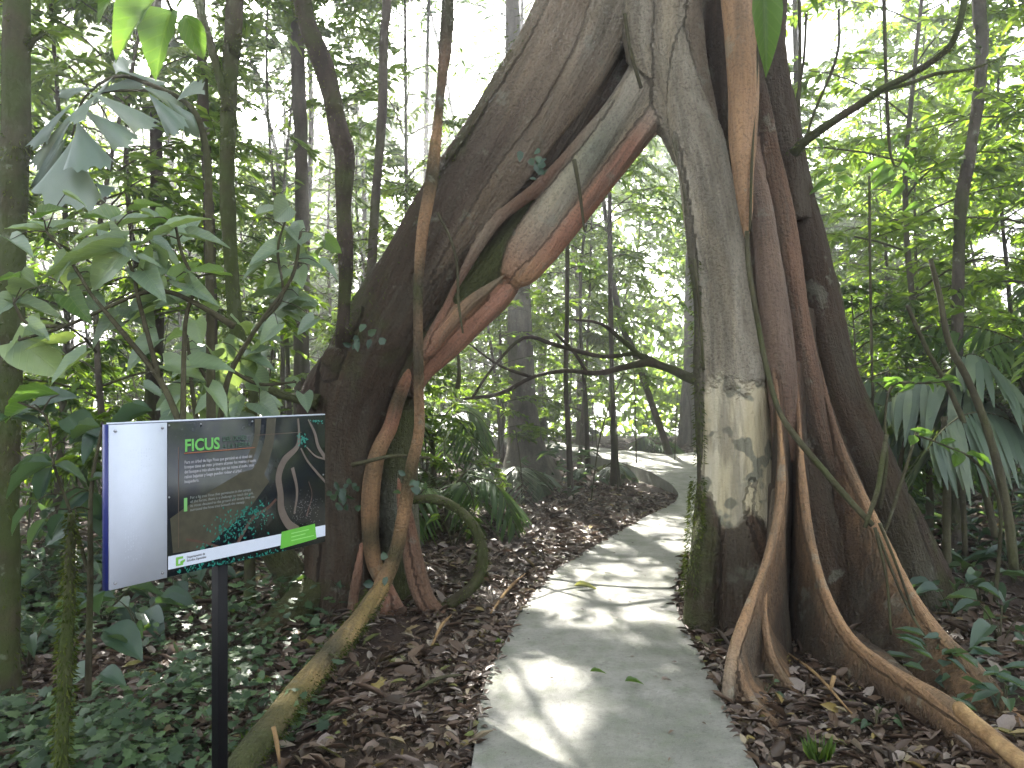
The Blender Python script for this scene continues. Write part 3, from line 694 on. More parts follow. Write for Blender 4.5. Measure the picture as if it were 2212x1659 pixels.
# ================================================================== trees and undergrowth
def grow(mbw, mbl, p0, d0, length, r0, lsize, lw, nleaf, tmpl, tint=(0, 1), droop=.5, twigs=5, up=.25, cut=True, upn=1.0):
    """one branch: curved wood, side twigs, leaves set along the twigs"""
    n = 7; u = np.linspace(0, 1, n)
    d0 = nrm(np.asarray(d0, float)); side = nrm(np.cross(d0, [0, 0, 1]) + 1e-6)
    bend = rng.normal(0, .12)
    p = p0 + d0 * (u * length)[:, None] + side * (bend * length * u * u)[:, None] + np.array([0, 0, 1.]) * (length * (up * u - droop * u * u))[:, None]
    if mbw is not None:
        v, f = tube(p, r0 * (1 - .8 * u) + .002, 5, cap=False); mbw.add(v, f)
    per = max(1, int(nleaf / (twigs + 1)))
    for k in range(twigs + 1):
        if k == twigs: a = p[n // 3]; dd = p[-1] - a; L = np.linalg.norm(dd); dd /= L
        else:
            s = .25 + .7 * (k + rng.random() * .7) / twigs; i = min(n - 2, int(s * (n - 1))); a = p[i] + (p[i + 1] - p[i]) * (s * (n - 1) - i)
            dd = nrm(nrm(p[i + 1] - p[i]) * .6 + side * (1 if k % 2 else -1) * (.6 + .5 * rng.random()) + np.array([0, 0, rng.normal(0, .25)])); L = length * (.25 + .3 * rng.random()) * (1.15 - s * .5)
        t = (np.arange(per) + rng.random(per)) / per
        q = a + dd * (t * L)[:, None] - np.array([0, 0, 1.]) * (L * .25 * t * t)[:, None]
        if mbw is not None and k < twigs:
            tt = np.linspace(0, 1, 4)[:, None]
            v, f = tube(a + dd * tt * L - np.array([0, 0, 1.]) * (L * .25 * tt * tt), r0 * .35 * (1 - .8 * tt[:, 0]) + .0012, 3, cap=False); mbw.add(v, f)
        s2 = nrm(np.cross(dd, [0, 0, 1.]) + 1e-6)
        sg = np.where(np.arange(per) % 2 == 0, 1, -1)[:, None]
        D = nrm(dd * .6 + s2 * sg * .8 + rng.normal(0, .28, (per, 3)) + [0, 0, -.25])
        N = nrm(np.array([0, 0, upn]) + rng.normal(0, .38, (per, 3)))
        leaves(mbl, q, D, N, lsize * (.6 + .7 * rng.random(per)), lw * (.6 + .7 * rng.random(per)), tmpl, tint[0] + (tint[1] - tint[0]) * rng.random(per), cut)

def tree(name, x, y, h, label, cat='tree', group=None, r=.06, z0=.3, z1=1.0, cr=2.0, nb=16, nl=120, ls=.13, lw=.055, tmpl=SIX, mat='leaf_mid', bark='bark_mid', lean=(0, 0), twigs=5, tint=(0, 1), prof=None, pts=None, up=.3, droop=.45, seg=8, mossy=0, cut=True):
    if mat == 'canopy' and (-7 < x < 2.5 and 11 < y < 26): nb = int(nb * 1.7)  # crowns made denser here to throw more shade on the foreground
    if mat == 'canopy' and not (-7 < x < 2.5 and 8.5 < y < 26): nb = int(nb * (.3 if y > 1 else .7)); mat = 'leaf_mid'
    z = gz(x, y); root = empty(name, (x, y, z), label, cat, group)
    if pts is None:
        k = np.linspace(0, 1, 7); w = rng.normal(0, 1, 2) * .045 * h
        sp = np.stack([x + lean[0] * k * h + np.sin(k * 5 + w[0] * 9) * w[0] * 1.5 * k, y + lean[1] * k * h + np.sin(k * 4) * w[1] * k, z - .1 + k * h], 1)
        rr = r * (1 - .72 * k) * np.where(k == 0, 1.5, 1)
    else:
        sp, rr = pxline(*pts) if isinstance(pts, tuple) else pts
        if sp[0, 2] > sp[-1, 2]: sp, rr = sp[::-1], rr[::-1]
    tk = MB(); v, f = tube(sp, rr, seg, wob=.12, step=.18); tk.add(v, f); part(tk, 'trunk', M[bark], root)
    if mossy:
        mm = MB(); q = smoothline(np.column_stack([sp, rr]), .04); q = q[q[:, 2] < 6.5]; n = mossy
        k = rng.integers(0, len(q), n); th = rng.random(n) * 2 * np.pi; off = np.stack([np.cos(th), np.sin(th), rng.normal(0, .3, n)], 1)
        dens = noise(q[k, :3], 4, 77) > -.25
        leaves(mm, (q[k, :3] + off * q[k, 3:4])[dens], nrm(off + [0, 0, -.7])[dens], rng.normal(0, 1, (dens.sum(), 3)), .02 + .03 * rng.random(dens.sum()), .008, TRI, cut=False)
        part(mm, 'moss', M['moss'], root)
    wood, cl = MB(), MB()
    q = smoothline(np.column_stack([sp, rr]), .1); zz = (q[:, 2] - z) / h
    for k in range(nb):
        s = z0 + (z1 - z0) * (k + rng.random()) / max(nb, 1); i = int(np.argmin(np.abs(zz - s))); az = k * 2.4 + rng.random()
        pr = (math.sin(math.pi * min(1, max(0, (s - z0) / (z1 - z0 + 1e-6))) ** .8) * .75 + .3) if prof is None else prof
        L = cr * pr * (.7 + .5 * rng.random())
        grow(wood, cl, q[i, :3], (math.cos(az), math.sin(az), .15 + .5 * rng.random() * (s ** 2)), L, max(.006, q[i, 3] * .35), ls, lw, nl, tmpl, tint, droop=droop, up=up, twigs=twigs, cut=cut)
    if nb: part(wood, 'branches', M['twig' if bark != 'bark_grey' else 'bark_grey'], root); part(cl, 'crown', M[mat], root)
    return root

def foottree(name, pts, Y, h, label, **k):
    """tree whose bole follows pixels at distance Y, carried down to the ground and up to height h"""
    p, r = pxline(pts, Y); o = np.argsort(p[:, 2]); p, r = p[o], r[o]
    z = gz(p[0, 0], Y) - .1
    if p[0, 2] > z + .05:
        d = (p[0] - p[1]) / max(.3, np.linalg.norm(p[0] - p[1])); n0 = p[0] + d * .0; n0 = np.array([p[0, 0] + d[0] * (p[0, 2] - z) * .5, Y, z]); p = np.vstack([n0, p]); r = np.concatenate([[r[0] * 1.25], r])
    if p[-1, 2] < h:
        d = p[-1] - p[-2]; d = d / max(d[2], .1); dz = h - p[-1, 2]
        p = np.vstack([p, p[-1] + d * dz * np.array([.35, 1, 1]) + [0, 0, 0]]); r = np.concatenate([r, [r[-1] * .4]])
    return tree(name, p[0, 0], p[0, 1], h, label, pts=(p, r) if False else np_pts(p, r), **k)
class _PP(list): pass
def np_pts(p, r): return [p, r]
_pxline = pxline

# tall forest trees: crowns make the canopy, boles seen where the photo shows them
CAN = dict(z0=.70, z1=1.0, cr=3.3, nb=24, nl=95, ls=.26, lw=.12, tmpl=SIX, mat='canopy', twigs=6, droop=.35)
foottree('mossy_tree', [(38,-60,27),(30,400,28),(18,900,26),(14,1200,27),(8,1440,32)], 4.0, 10, 'thick dark mossy tree at the far left edge with a broken side twig', bark='bark_moss', mossy=1200, **CAN)
foottree('mossy_tree', [(508,-60,19),(500,100,18),(494,250,17),(491,400,17),(498,550,16),(506,680,16),(522,760,16),(543,800,14),(547,850,11),(543,1000,10),(540,1200,12)], 5.6, 10.5, 'slim mossy tree that kinks to the right just above the sign', bark='bark_moss', mossy=1800, **CAN)
foottree('pale_tree', [(838,-60,10),(830,60,10),(825,250,10),(812,420,10),(800,620,11),(795,800,12)], 7.0, 9.5, 'thin pale straight tree left of the leaning fig limb', bark='bark_mid', mossy=500, **{**CAN, 'nb': 16})
foottree('dark_tree', [(437,150,11),(445,300,11),(452,500,12),(458,700,13),(455,900,14)], 6.6, 9.5, 'dark slender tree left of the kinked mossy tree', bark='bark_dark', mossy=400, **{**CAN, 'nb': 18})
foottree('dark_tree', [(338,200,13),(340,500,16),(336,700,19),(333,900,20)], 8.0, 11, 'black trunk seen low between the broad leaves above the sign', bark='bark_dark', **CAN)
foottree('pale_tree', [(642,60,14),(650,300,15),(652,600,16),(650,900,17)], 9.0, 12, 'wide pale grey trunk behind the dark leafless stem', bark='bark_mid', **CAN)
foottree('grey_tree', [(1108,100,17),(1115,400,20),(1122,650,25),(1126,800,28),(1130,900,33),(1136,970,44),(1142,1030,66)], 12.6, 13, 'grey tree with a flared foot in the middle distance under the arch', bark='bark_grey', **CAN)
foottree('mossy_tree', [(2112,-60,13),(2121,60,13),(2117,180,12),(2096,330,12),(2080,410,14),(2072,500,12),(2068,700,12),(2066,900,13)], 7.0, 10, 'slim kinked tree standing on the right among the palms', bark='bark_mid', mossy=500, **CAN)
foottree('slim_tree', [(1716,-60,5),(1722,200,6),(1745,600,7),(1800,1000,8)], 9.5, 9.5, 'slender pole tree just right of the fig post', bark='bark_mid', **{**CAN, 'nb': 14})
0 and foottree('dark_tree', [(190,500,14),(195,800,16),(200,1100,18)], 9.5, 12, 'dark trunk behind the big heart-shaped leaf', bark='bark_dark', **CAN)
foottree('slim_tree', [(1225,640,5),(1222,820,5),(1228,940,6),(1232,1040,7)], 10.2, 7, 'slender straight sapling standing in front of the bright clearing', bark='bark_dark', z0=.4, cr=1.4, nb=12, nl=60, ls=.14, lw=.05)
foottree('slim_tree', [(1318,560,5),(1322,800,5),(1326,950,6),(1330,1040,13)], 11.6, 8, 'sapling with a widened foot beside the far left edge of the path', bark='bark_dark', z0=.4, cr=1.5, nb=12, nl=60, ls=.14, lw=.05)
foottree('leaning_tree', [(1330,640,6),(1370,760,7),(1400,850,7),(1440,965,8)], 15.5, 8, 'thin trunk leaning left behind the junction of the paths', bark='bark_mid', z0=.5, cr=2, nb=10, nl=60)
foottree('pale_tree', [(1495,700,18),(1492,850,20),(1490,930,22)], 20, 13, 'pale trunk in the bright haze left of the fig post', bark='bark_grey', **CAN)
0 and foottree('slim_tree', [(1010,420,6),(1035,700,8),(1050,1010,10)], 12, 9, 'dark thin tree just right of the pink root of the leaning limb', bark='bark_dark', **{**CAN, 'nb': 12})
0 and foottree('slim_tree', [(1280,300,7),(1255,700,9),(1250,960,11)], 17, 12, 'straight trunk far off in the middle of the arch', bark='bark_mid', **CAN)

# tree with the long low branch crossing the arch
lb = foottree('low_branched_tree', [(1600,0,26),(1580,400,28),(1565,700,30),(1560,900,36)], 8.0, 11, 'tree behind the fig post sending a long bare branch left across the arch', bark='bark_mid', **CAN)
mb = MB()
for pts in ([(1560,838,13),(1500,820,12),(1450,798,10),(1400,783,9),(1350,793,7),(1290,806,6),(1220,801,5),(1150,815,4),(1080,850,5),(1000,862,3)], [(1400,783,6),(1350,740,5),(1300,700,4),(1240,690,2)], [(1440,795,6),(1380,765,5),(1300,770,5),(1200,745,5),(1130,730,4),(1060,800,3),(1020,860,3)],
            [(1270,808,4),(1240,760,4),(1200,720,3)], [(1150,815,4),(1080,790,3),(1010,740,2)]):
    p, r = pxline(pts, 8.0); v, f = tube(p, r, 7, wob=.15, step=.1); mb.add(v, f)
part(mb, 'low_branch', M['bark_dark'], lb)

# fill of tall trees round about, out of the frame or hidden, added to shade the place
fill = [(-6.5,2.5,'mossy'),(-5.2,7.6,'dark'),(-8.5,9.5,'pale'),(-3.4,13.2,'dark'),(-7.2,15.5,'grey'),(-11.5,5.5,'dark'),(4.8,3.0,'pale'),(6.4,7.4,'mossy'),(9.0,10.6,'dark'),
        (12.6,8.5,'grey'),(.4,17.5,'dark'),(-2.8,-2.6,'mossy'),(3.2,-3.4,'dark'),(-12.0,13.0,'mossy'),(-6.0,20.5,'grey'),(7.5,2.2,'dark'),(-4.6,-.8,'pale'),(13.5,15,'dark'),(-3,24,'pale'),(-1.9,15.2,'dark'),(-1.3,19.4,'mossy'),(.9,22,'grey'),(-3.8,18.6,'dark'),(1.7,18.9,'pale'),(-5.2,16,'dark')]
LB = {('mossy', 0): 'moss-covered', ('dark', 0): 'dark-barked', ('pale', 0): 'pale-barked', ('grey', 0): 'grey-barked'}
def where(x, y):
    px = 1106 + x / y * F if y > .5 else None
    if px is None or px < -150 or px > 2350: return ('left' if x < 0 else 'right') + ' of the path, just out of view'
    spots = [(90, 'behind the far left mossy trunk'), (330, 'behind the broad-leaved shrub'), (560, 'beyond the kinked mossy tree'), (800, 'behind the leaning fig limb'), (1000, 'beyond the pink roots of the fig'), (1200, 'beyond the flared grey tree'), (1420, 'past the bend of the path'), (1650, 'hidden behind the fig post'), (1850, 'right of the fig buttresses'), (2050, 'beyond the kinked right-hand tree'), (3000, 'at the far right edge')]
    for a, b_ in spots:
        if px < a: return b_
used = {}
def uniq(s, y):
    s2 = s + (' nearby' if y < 9 else '' if y < 15 else ' far off')
    used[s2] = used.get(s2, 0) + 1
    if used[s2] > 1: s2 += ['', '', ' and slightly taller', ' and more open', ' and fuller', ' and drooping', ' and lower', ' and slimmer', ' and darker'][min(8, used[s2])]
    return s2
for x, y, kd in fill:
    tree(kd + '_tree', x, y, 11 + 3 * rng.random(), uniq('tall %s tree %s' % (LB[(kd, 0)], where(x, y)), y), group='tall trees added to shade the clearing', r=.07 + .06 * rng.random(), bark={'mossy': 'bark_moss', 'dark': 'bark_dark', 'pale': 'bark_mid', 'grey': 'bark_grey'}[kd], lean=tuple(rng.normal(0, .03, 2)), **CAN)

# understorey saplings and bushes filling the view
US = []
r2 = np.random.default_rng(5)
def free(x, y):
    if y > 2 and abs(x / y) < .8 and y < 6.2: return False
    q = 1106 + x / max(y, .1) * F
    if 960 < q < 1500 and y < 11.5: return False
    if 480 < q <= 960 and y < 8: return False
    d = abs(x - np.interp(y, pcy, pcx))
    if y < 13 and d < 1.15: return False
    if y >= 10.5 and y < 19 and -1 < x < 7 and d < 1.5: return False
    for a, b_ in US:
        if (a - x) ** 2 + (b_ - y) ** 2 < 1.15 ** 2: return False
    return True
cand = 0
while len(US) < 112 and cand < 9000:
    cand += 1
    y = 6.2 + 19 * r2.random() ** .9; x = (r2.random() * 2 - 1) * (.78 * y + .5)
    if free(x, y): US.append((x, y))
print('understorey', len(US))
for k, (x, y) in enumerate(US):
    px = 1106 + x / y * F; kind = k % 4; u = r2.random()
    far = y > 13
    tm = TRI if far else SIX
    right = px > 1000
    mt = (['leaf_light', 'leaf_light', 'leaf_mid', 'leaf_light'] if right else ['leaf_light', 'leaf_mid', 'leaf_light', 'leaf_light'])[kind]
    if kind in (0, 1):
        h = 4.5 + 3.5 * u
        tree('sapling', x, y, h, uniq('leafy green sapling ' + where(x, y), y), group='leafy saplings of the undergrowth', r=.03 + .02 * u, z0=.14, cr=1.5 + .6 * u, nb=34, nl=165, ls=.115 + .03 * u, lw=.045 + .012 * u, tmpl=tm, mat=mt, bark='bark_mid', lean=tuple(r2.normal(0, .05, 2)), seg=6)
    elif kind == 2:
        h = 2.2 + 1.2 * u
        tree('shrub', x, y, h, uniq('dense small-leaved shrub ' + where(x, y), y), 'shrub', group='shrubs of the undergrowth', r=.02, z0=.05, cr=1.1 + .4 * u, nb=28, nl=140, ls=.105, lw=.045, tmpl=tm, mat=mt, bark='bark_mid', seg=5)
    else:
        h = 6.5 + 3 * u
        tree('understorey_tree', x, y, h, uniq('slim long-leaved tree ' + where(x, y), y), group='slim understorey trees', r=.032 + .016 * u, z0=.3, cr=2.2, nb=34, nl=150, ls=.15, lw=.05, tmpl=tm, mat=mt, bark='bark_dark', lean=tuple(r2.normal(0, .04, 2)), droop=.7, seg=6)

# far woods: one mass
mb = MB(); n = 95000
az = (r2.random(n) * 2 - 1) * .86; dist = 23 + 5.5 * r2.random(n)
fx = np.tan(az) * dist * .95; fy = dist
zt = 12 + 7 * noise(np.stack([fx * .25, fy * .1, fx * 0], 1), 1, 41) + 2.5 * noise(np.stack([fx, fy, fx * 0], 1), .6, 42) + np.clip(np.abs(fx) * .1, 0, 4)
fz = gh(fx, fy) + r2.random(n) ** .8 * np.maximum(zt, .8)
fp = np.stack([fx, fy, fz], 1)
ok = noise(fp, .8, 43) > np.where(fx < -1, -.5, -.36)
fp = fp[ok]; n = len(fp)
leaves(mb, fp, rng.normal(0, 1, (n, 3)) + [0, 0, -.4], np.array([0, 0, .7]) + rng.normal(0, .6, (n, 3)), .3 + .25 * rng.random(n), .13 + .1 * rng.random(n), TRI)
tag(mb.build('far_woods_foliage', M['leaf_light']), 'mass of bright green foliage far off behind the trunks', 'foliage', kind='stuff')
for k in range(5):
    y = 22 + 9 * r2.random(); x = (k / 4 * 2 - 1) * .72 * y + r2.normal(0, .8)
    tree('distant_trunk', x, y, 11, uniq('far thin trunk ' + where(x, y), y), group='far thin trunks in the bright haze', r=.12 + .08 * r2.random(), nb=0, bark='bark_mid', lean=tuple(r2.normal(0, .04, 2)), seg=7)

# ------------------------------------------------------------------ palms
def frond(mbr, mbl, base, az, el, length, ll, lw, n=34, droop=.9, hang=.4, tint=(0, 1), start=.22, cut=False, rr=.012):
    u = np.linspace(0, 1, 14); d = np.array([math.sin(az) * math.cos(el), math.cos(az) * math.cos(el), math.sin(el)])
    h = np.array([math.sin(az), math.cos(az), 0])
    p = base + d * (u * length)[:, None] - np.array([0, 0, 1.]) * (droop * length * u ** 2.2)[:, None] - h * (length * .12 * droop * u ** 3)[:, None]
    v, f = tube(p, rr * (1 - .85 * u) + .0015, 5, cap=False); mbr.add(v, f)
    q = smoothline(p, length / 60)
    for sgn in (-1, 1):
        t = start + (1 - start) * (np.arange(n) + .5) / n
        i = np.clip((t * (len(q) - 2)).astype(int), 0, len(q) - 2); a = q[i]; tan = nrm(q[i + 1] - q[i])
        sd = nrm(np.cross(tan, [0, 0, 1.]) + 1e-6) * sgn
        L = ll * np.sin(np.pi * (.12 + .83 * (t - start) / (1 - start))) ** .6 * (.75 + .35 * rng.random(n))
        D = nrm(sd * .9 + tan * .55 + np.array([0, 0, -hang]) + rng.normal(0, .10, (n, 3)))
        # leaflet strip of 4 segments sagging down
        k = 5; s = np.linspace(0, 1, k)
        c = a[:, None] + D[:, None] * (L[:, None] * s)[..., None] - np.array([0, 0, 1.]) * (L[:, None] * hang * .55 * s ** 2)[..., None]
        wdir = nrm(np.cross(D, sd * .2 + np.array([0, 0, 1.]) + rng.normal(0, .12, (n, 3))))
        w = lw * (np.sin(np.pi * np.clip(s * .9 + .08, 0, 1)) ** .7)
        vv = np.stack([c - wdir[:, None] * (w / 2)[None, :, None], c + wdir[:, None] * (w / 2)[None, :, None]], 2).reshape(n, k * 2, 3)
        ff = np.array([(2 * j, 2 * j + 1, 2 * j + 3, 2 * j + 2) for j in range(k - 1)])
        ti = tint[0] + (tint[1] - tint[0]) * rng.random(n)
        at = np.zeros((n, k * 2, 3)); at[..., 0] = np.repeat(s, 2); at[..., 1] = np.tile([-.5, .5], k); at[..., 2] = ti[:, None]
        mbl.add(vv.reshape(-1, 3), (ff[None] + (np.arange(n) * k * 2)[:, None, None]).reshape(-1, 4), at.reshape(-1, 3))

def palm(x, y, stem_h, specs, label, mat='frond_green', name='understorey_palm', group=None, **kw):
    z = gz(x, y); root = empty(name, (x, y, z), label, 'palm', group)
    top = np.array([x, y, z + stem_h])
    if stem_h > .15:
        s = MB(); v, f = tube([(x, y, z - .1), (x + .02, y, z + stem_h * .5), top], [.05, .035, .03], 8, wob=.1, step=.08); s.add(v, f); part(s, 'trunk', M['twig'], root)
    for az, el, L, ll, lw in specs:
        r_, l_ = MB(), MB(); frond(r_, l_, top, R(az), R(el), L, ll, lw, **kw)
        fo = part(l_, 'frond', M[mat], root); rc = r_.build('rachis', M['twig'], fo, origin=np.array(root.location))
    return root
def ring(n, el, L, ll, lw, a0=0): return [(a0 + 360 * k / n + rng.normal(0, 9), el + rng.normal(0, 8), L * (.85 + .3 * rng.random()), ll, lw) for k in range(n)]

palm(4.15, 6.1, 1.15, [(-84,48,1.9,.62,.06),(-60,55,1.7,.55,.06),(-110,35,1.5,.6,.06),(20,60,1.6,.55,.06),(80,55,1.5,.5,.06),(-95,65,1.9,.6,.06)], 'broad-leafleted grey-green palm at the right edge below the kinked tree', 'frond_grey', droop=.6, hang=.7, n=26)
palm(3.9, 7.2, .9, [(-70,66,2.3,.6,.05),(-95,55,2.0,.55,.05),(-40,60,2.2,.55,.05),(30,50,2.0,.5,.05),(80,60,2.0,.5,.05),(160,60,1.8,.5,.05)], 'palm with long pale drooping fronds right of the fig prop root', 'frond_grey', droop=.7, hang=.9)
palm(5.3, 6.9, 1.4, [(-80,45,2.4,.65,.04),(-60,70,2.2,.6,.04),(-110,40,2.1,.6,.04),(0,50,2,.5,.04),(90,50,2,.5,.04)], 'tall feathery palm reaching in from the right edge', 'frond_green', droop=.45, hang=.45)
palm(4.4, 9.4, .8, ring(8, 52, 2.1, .5, .04), 'feathery green palm farther back on the right', 'frond_green', hang=.45)
palm(-.7, 8.2, .3, ring(8, 50, 1.5, .42, .035, 20), 'low fern-like palm just behind the coiled liana', 'frond_green', hang=.35)
palm(-1.0, 9.6, .9, ring(8, 48, 1.7, .45, .035, 50), 'bright green palm below the pink underside of the leaning limb', 'frond_green', hang=.35)
palm(-.1, 10.6, .2, ring(7, 42, 1.4, .4, .035), 'low palm in front of the flared grey tree', 'frond_grey', hang=.3)
palm(-2.6, 8.4, .7, ring(7, 50, 1.8, .45, .04), 'palm behind the kinked mossy tree', 'frond_green', hang=.4)
palm(-4.4, 8.8, .6, ring(8, 50, 1.9, .5, .04, 10), 'palm seen through the broad-leaved shrub', 'frond_green', hang=.4)
palm(4.6, 15.8, .15, ring(9, 45, 1.5, .45, .05), 'sunlit fern clump beside the far path bend, left of the fig post', 'frond_grey', name='fern', hang=.4)
palm(3.3, 17.6, .1, ring(9, 42, 1.3, .4, .05), 'sunlit fern clump beyond the path junction', 'frond_green', name='fern', hang=.4)
palm(1.5, 12.9, .1, ring(7, 40, .9, .28, .03), 'small fern between the sapling and the flared grey tree', 'frond_grey', name='fern', hang=.4)
palm(6.6, 11.5, .6, ring(8, 50, 2.0, .5, .045), 'palm behind the slim kinked tree on the right', 'frond_grey', hang=.5)
palm(2.6, 9.8 + 3.4, .1, ring(7, 45, 1.0, .3, .035), 'little fern at the right verge of the path', 'frond_green', name='fern', hang=.4) if False else None

# ------------------------------------------------------------------ lianas, dark stems, sticks
def liana(name, pts, Y, label, cat='liana', mat='twig', mossy=0, wob=.12, seg=8):
    p, r = pxline(pts, Y); mb = MB(); v, f = tube(p, r, seg, wob=wob, step=.05); mb.add(v, f)
    o = mb.build(name, M[mat], None, origin=p[0]); tag(o, label, cat)
    if mossy:
        mm = MB(); q = smoothline(np.column_stack([p, r]), .03); n = mossy
        k = rng.integers(0, len(q), n); th = rng.random(n) * 6.283; off = np.stack([np.cos(th), np.sin(th), rng.normal(0, .3, n)], 1)
        leaves(mm, q[k, :3] + off * q[k, 3:4], nrm(off + [0, 0, -.6]), rng.normal(0, 1, (n, 3)), .012 + .022 * rng.random(n), .007, TRI, cut=False)
        mm.build('moss', M['moss'], o, origin=p[0])
    return o
o = liana('crooked_trunk', [(640,-120,20),(650,-20,20),(666,60,20),(702,150,21),(730,275,21),(745,335,22),(742,440,18),(747,560,17),(743,670,14,5.25),(740,715,15,5.27),(742,755,17,5.4),(750,800,16,5.6)], 5.25, 'dark crooked stem rooted on top of the leaning fig limb', 'tree', 'bark_dark', 1200)
liana('side_stem', [(405,-80,7),(428,0,8),(450,80,9),(475,170,10),(494,240,11)], 5.55, 'thin bright-edged stem joining the kinked mossy tree high up', 'branch', 'bark_moss', 500)
liana('coiled_liana', [(892,1080,9,5.2),(940,1078,10,5.2),(985,1098,11,5.25),(1022,1135,11,5.3),(1040,1180,11,5.35),(1040,1225,12,5.4),(1020,1268,12,5.4),(978,1300,12,5.4),(950,1318,10,5.4)], None, 'mossy liana curling in a loop from the fig foot to the ground', 'liana', 'bark_moss', 500)
liana('arching_branch', [(1715,330,11,5.2),(1745,300,10,5.1),(1800,262,9,5.0),(1850,230,8,4.9),(1905,193,8,4.8),(1950,170,7,4.7),(2010,135,7,4.6),(2055,95,7,4.5),(2078,30,7,4.4),(2086,-60,8,4.4),(2088,-300,10,4.4)], None, 'mossy bough rising to the upper right from the fig prop root', 'branch', 'bark_moss', 700)
liana('broken_twig', [(42,125,8),(55,108,7),(75,85,6),(98,68,5)], 4.0, 'broken side twig sticking out of the far left mossy tree', 'branch', 'bark_moss', 150)
liana('arching_twig', [(1905,195,4,4.8),(1960,182,4,4.7),(2020,160,4,4.7),(2090,150,3,4.7),(2150,130,2,4.7)], None, 'fine twig forking off the upper right bough', 'branch', 'bark_moss', 100)
liana('dead_sapling', [(155,1110,9),(152,1200,10),(150,1300,13),(143,1400,15),(140,1480,15),(134,1590,14),(130,1740,16)], 2.95, 'short thin dead stem fuzzy with moss in front left of the sign', 'stem', 'bark_moss', 1100)
for pts, Y, lb_ in (([(1742,30,3),(1735,140,3),(1715,240,3),(1700,300,2)], 5.6, 'thin vine hanging beside the fig upper right edge'), ([(1812,20,3),(1808,120,3),(1760,240,3),(1735,320,3)], 6.2, 'second thin vine hanging right of the fig post'), ([(1725,-60,4),(1728,120,4),(1722,330,4)], 6.4, 'straight hanging vine nearest the fig top'),
                    ([(985,730,3),(992,800,4),(988,840,6)], 7.2, 'short dark aerial root hanging below the pink limb root'), ([(1878,380,3),(1880,600,3),(1886,900,3)], 6.6, 'thin straight vine in the middle of the right side')):
    liana('hanging_vine', pts, Y, lb_, 'vine')
for pts, Y, lb_ in (([(2010,560,5),(2030,640,6),(2050,740,7),(2095,830,8),(2140,950,9),(2175,1100,10),(2190,1230,10)], 5.0, 'long dark arching stem at the right edge beneath the palm'), ([(1960,660,5),(2005,760,5),(2055,850,6),(2110,990,7),(2150,1160,8)], 5.8, 'thin dark stem slanting down to the right behind the lime leaves'), ([(2040,900,7),(2045,1050,8),(2045,1250,10)], 5.9, 'upright green-brown cane on the right between palm leaflets'), ([(1985,920,3),(1960,1000,4),(1925,1110,4),(1900,1180,4)], 5.2, 'pale thin stalk leaning on the fig prop root'), ([(1770,520,4),(1810,620,5),(1825,720,5),(1835,900,5)], 6.2, 'thin dark sapling stem right of the prop root'), ([(2070,960,5),(2080,1080,6),(2085,1200,6)], 6.6, 'short upright cane right of the green-brown cane'),
                    ([(2000,820,3),(1960,930,4),(1935,1060,5),(1925,1160,5)], 6.6, 'fine bowed stem behind the prop root foot')):
    liana('bare_stem', pts, Y, lb_, 'stem', 'twig')
liana('broken_branch', [(2072,1528,14,3.18),(2082,1543,17,3.13),(2110,1565,17,3.06),(2160,1610,18,2.93),(2230,1665,20,2.78)], None, 'pale orange broken branch lying on the right buttress root', 'branch', 'stick', seg=10)
liana('upright_stick', [(1802,1460,5,3.95),(1790,1500,5,3.95),(1776,1535,4,3.95)], None, 'short pale stick standing in the litter between the buttresses', 'stick', 'stick')
liana('split_stick', [(590,1570,5,3.2),(597,1600,5,3.2),(604,1650,3,3.2)], None, 'split straw-coloured stick upright behind the sign post', 'stick', 'stick')
for a, b_, r_, lb_ in (((1060,1330), (1135,1250), 4, 'pale thin twig lying by the left edge of the path'), ((930,1400), (975,1345), 4, 'thin pale twig on the litter below the fig roots'), ((1010,1230), (1050,1180), 4, 'twig lying inside the loop of the liana'), ((1700,1420), (1840,1560), 3, 'long straight twig between the buttress roots'), ((880,1500), (1010,1470), 5, 'brown twig across the leaf litter left of the path'), ((1560,1430), (1490,1395), 3, 'red-brown twig at the foot of the fig post')):
    p0, p1 = G(*a), G(*b_); p0[2] = gz(p0[0], p0[1]) + .02; p1[2] = gz(p1[0], p1[1]) + .05; mid = (p0 + p1) / 2 + [0, 0, .03]
    mb = MB(); v, f = tube([p0, mid, p1], [r_ / F * p0[1] * .6, r_ / F * p0[1], .004], 6, step=.05, wob=.2); mb.add(v, f)
    tag(mb.build('fallen_twig', M['stick' if 'pale' in lb_ or 'straight' in lb_ else 'twig'], origin=p0), lb_, 'twig')
# ================================================================== broad-leaved plants, leaf by leaf
def pleaf(mb, b, t, w, Y, tmpl=BIG, tint=None, tilt=None, dy=0.0):
    """leaf from base to tip; w is its seen width; dy moves the tip nearer or farther"""
    p0 = P(b[0], b[1], Y); p1 = P(t[0], t[1], Y + dy); D = p1 - p0; L = np.linalg.norm(D)
    W = w / F * Y; n = np.array([0, -.75, .65]) if tilt is None else np.array(tilt, float)
    n = n + rng.normal(0, .12, 3)
    leaves(mb, [p0], [D / L], [n], L, W * (1.4 if tmpl is HEART else 1.5 if tmpl is WEDGE else 1.15), tmpl, rng.random() if tint is None else tint, cut=False)
    return p0

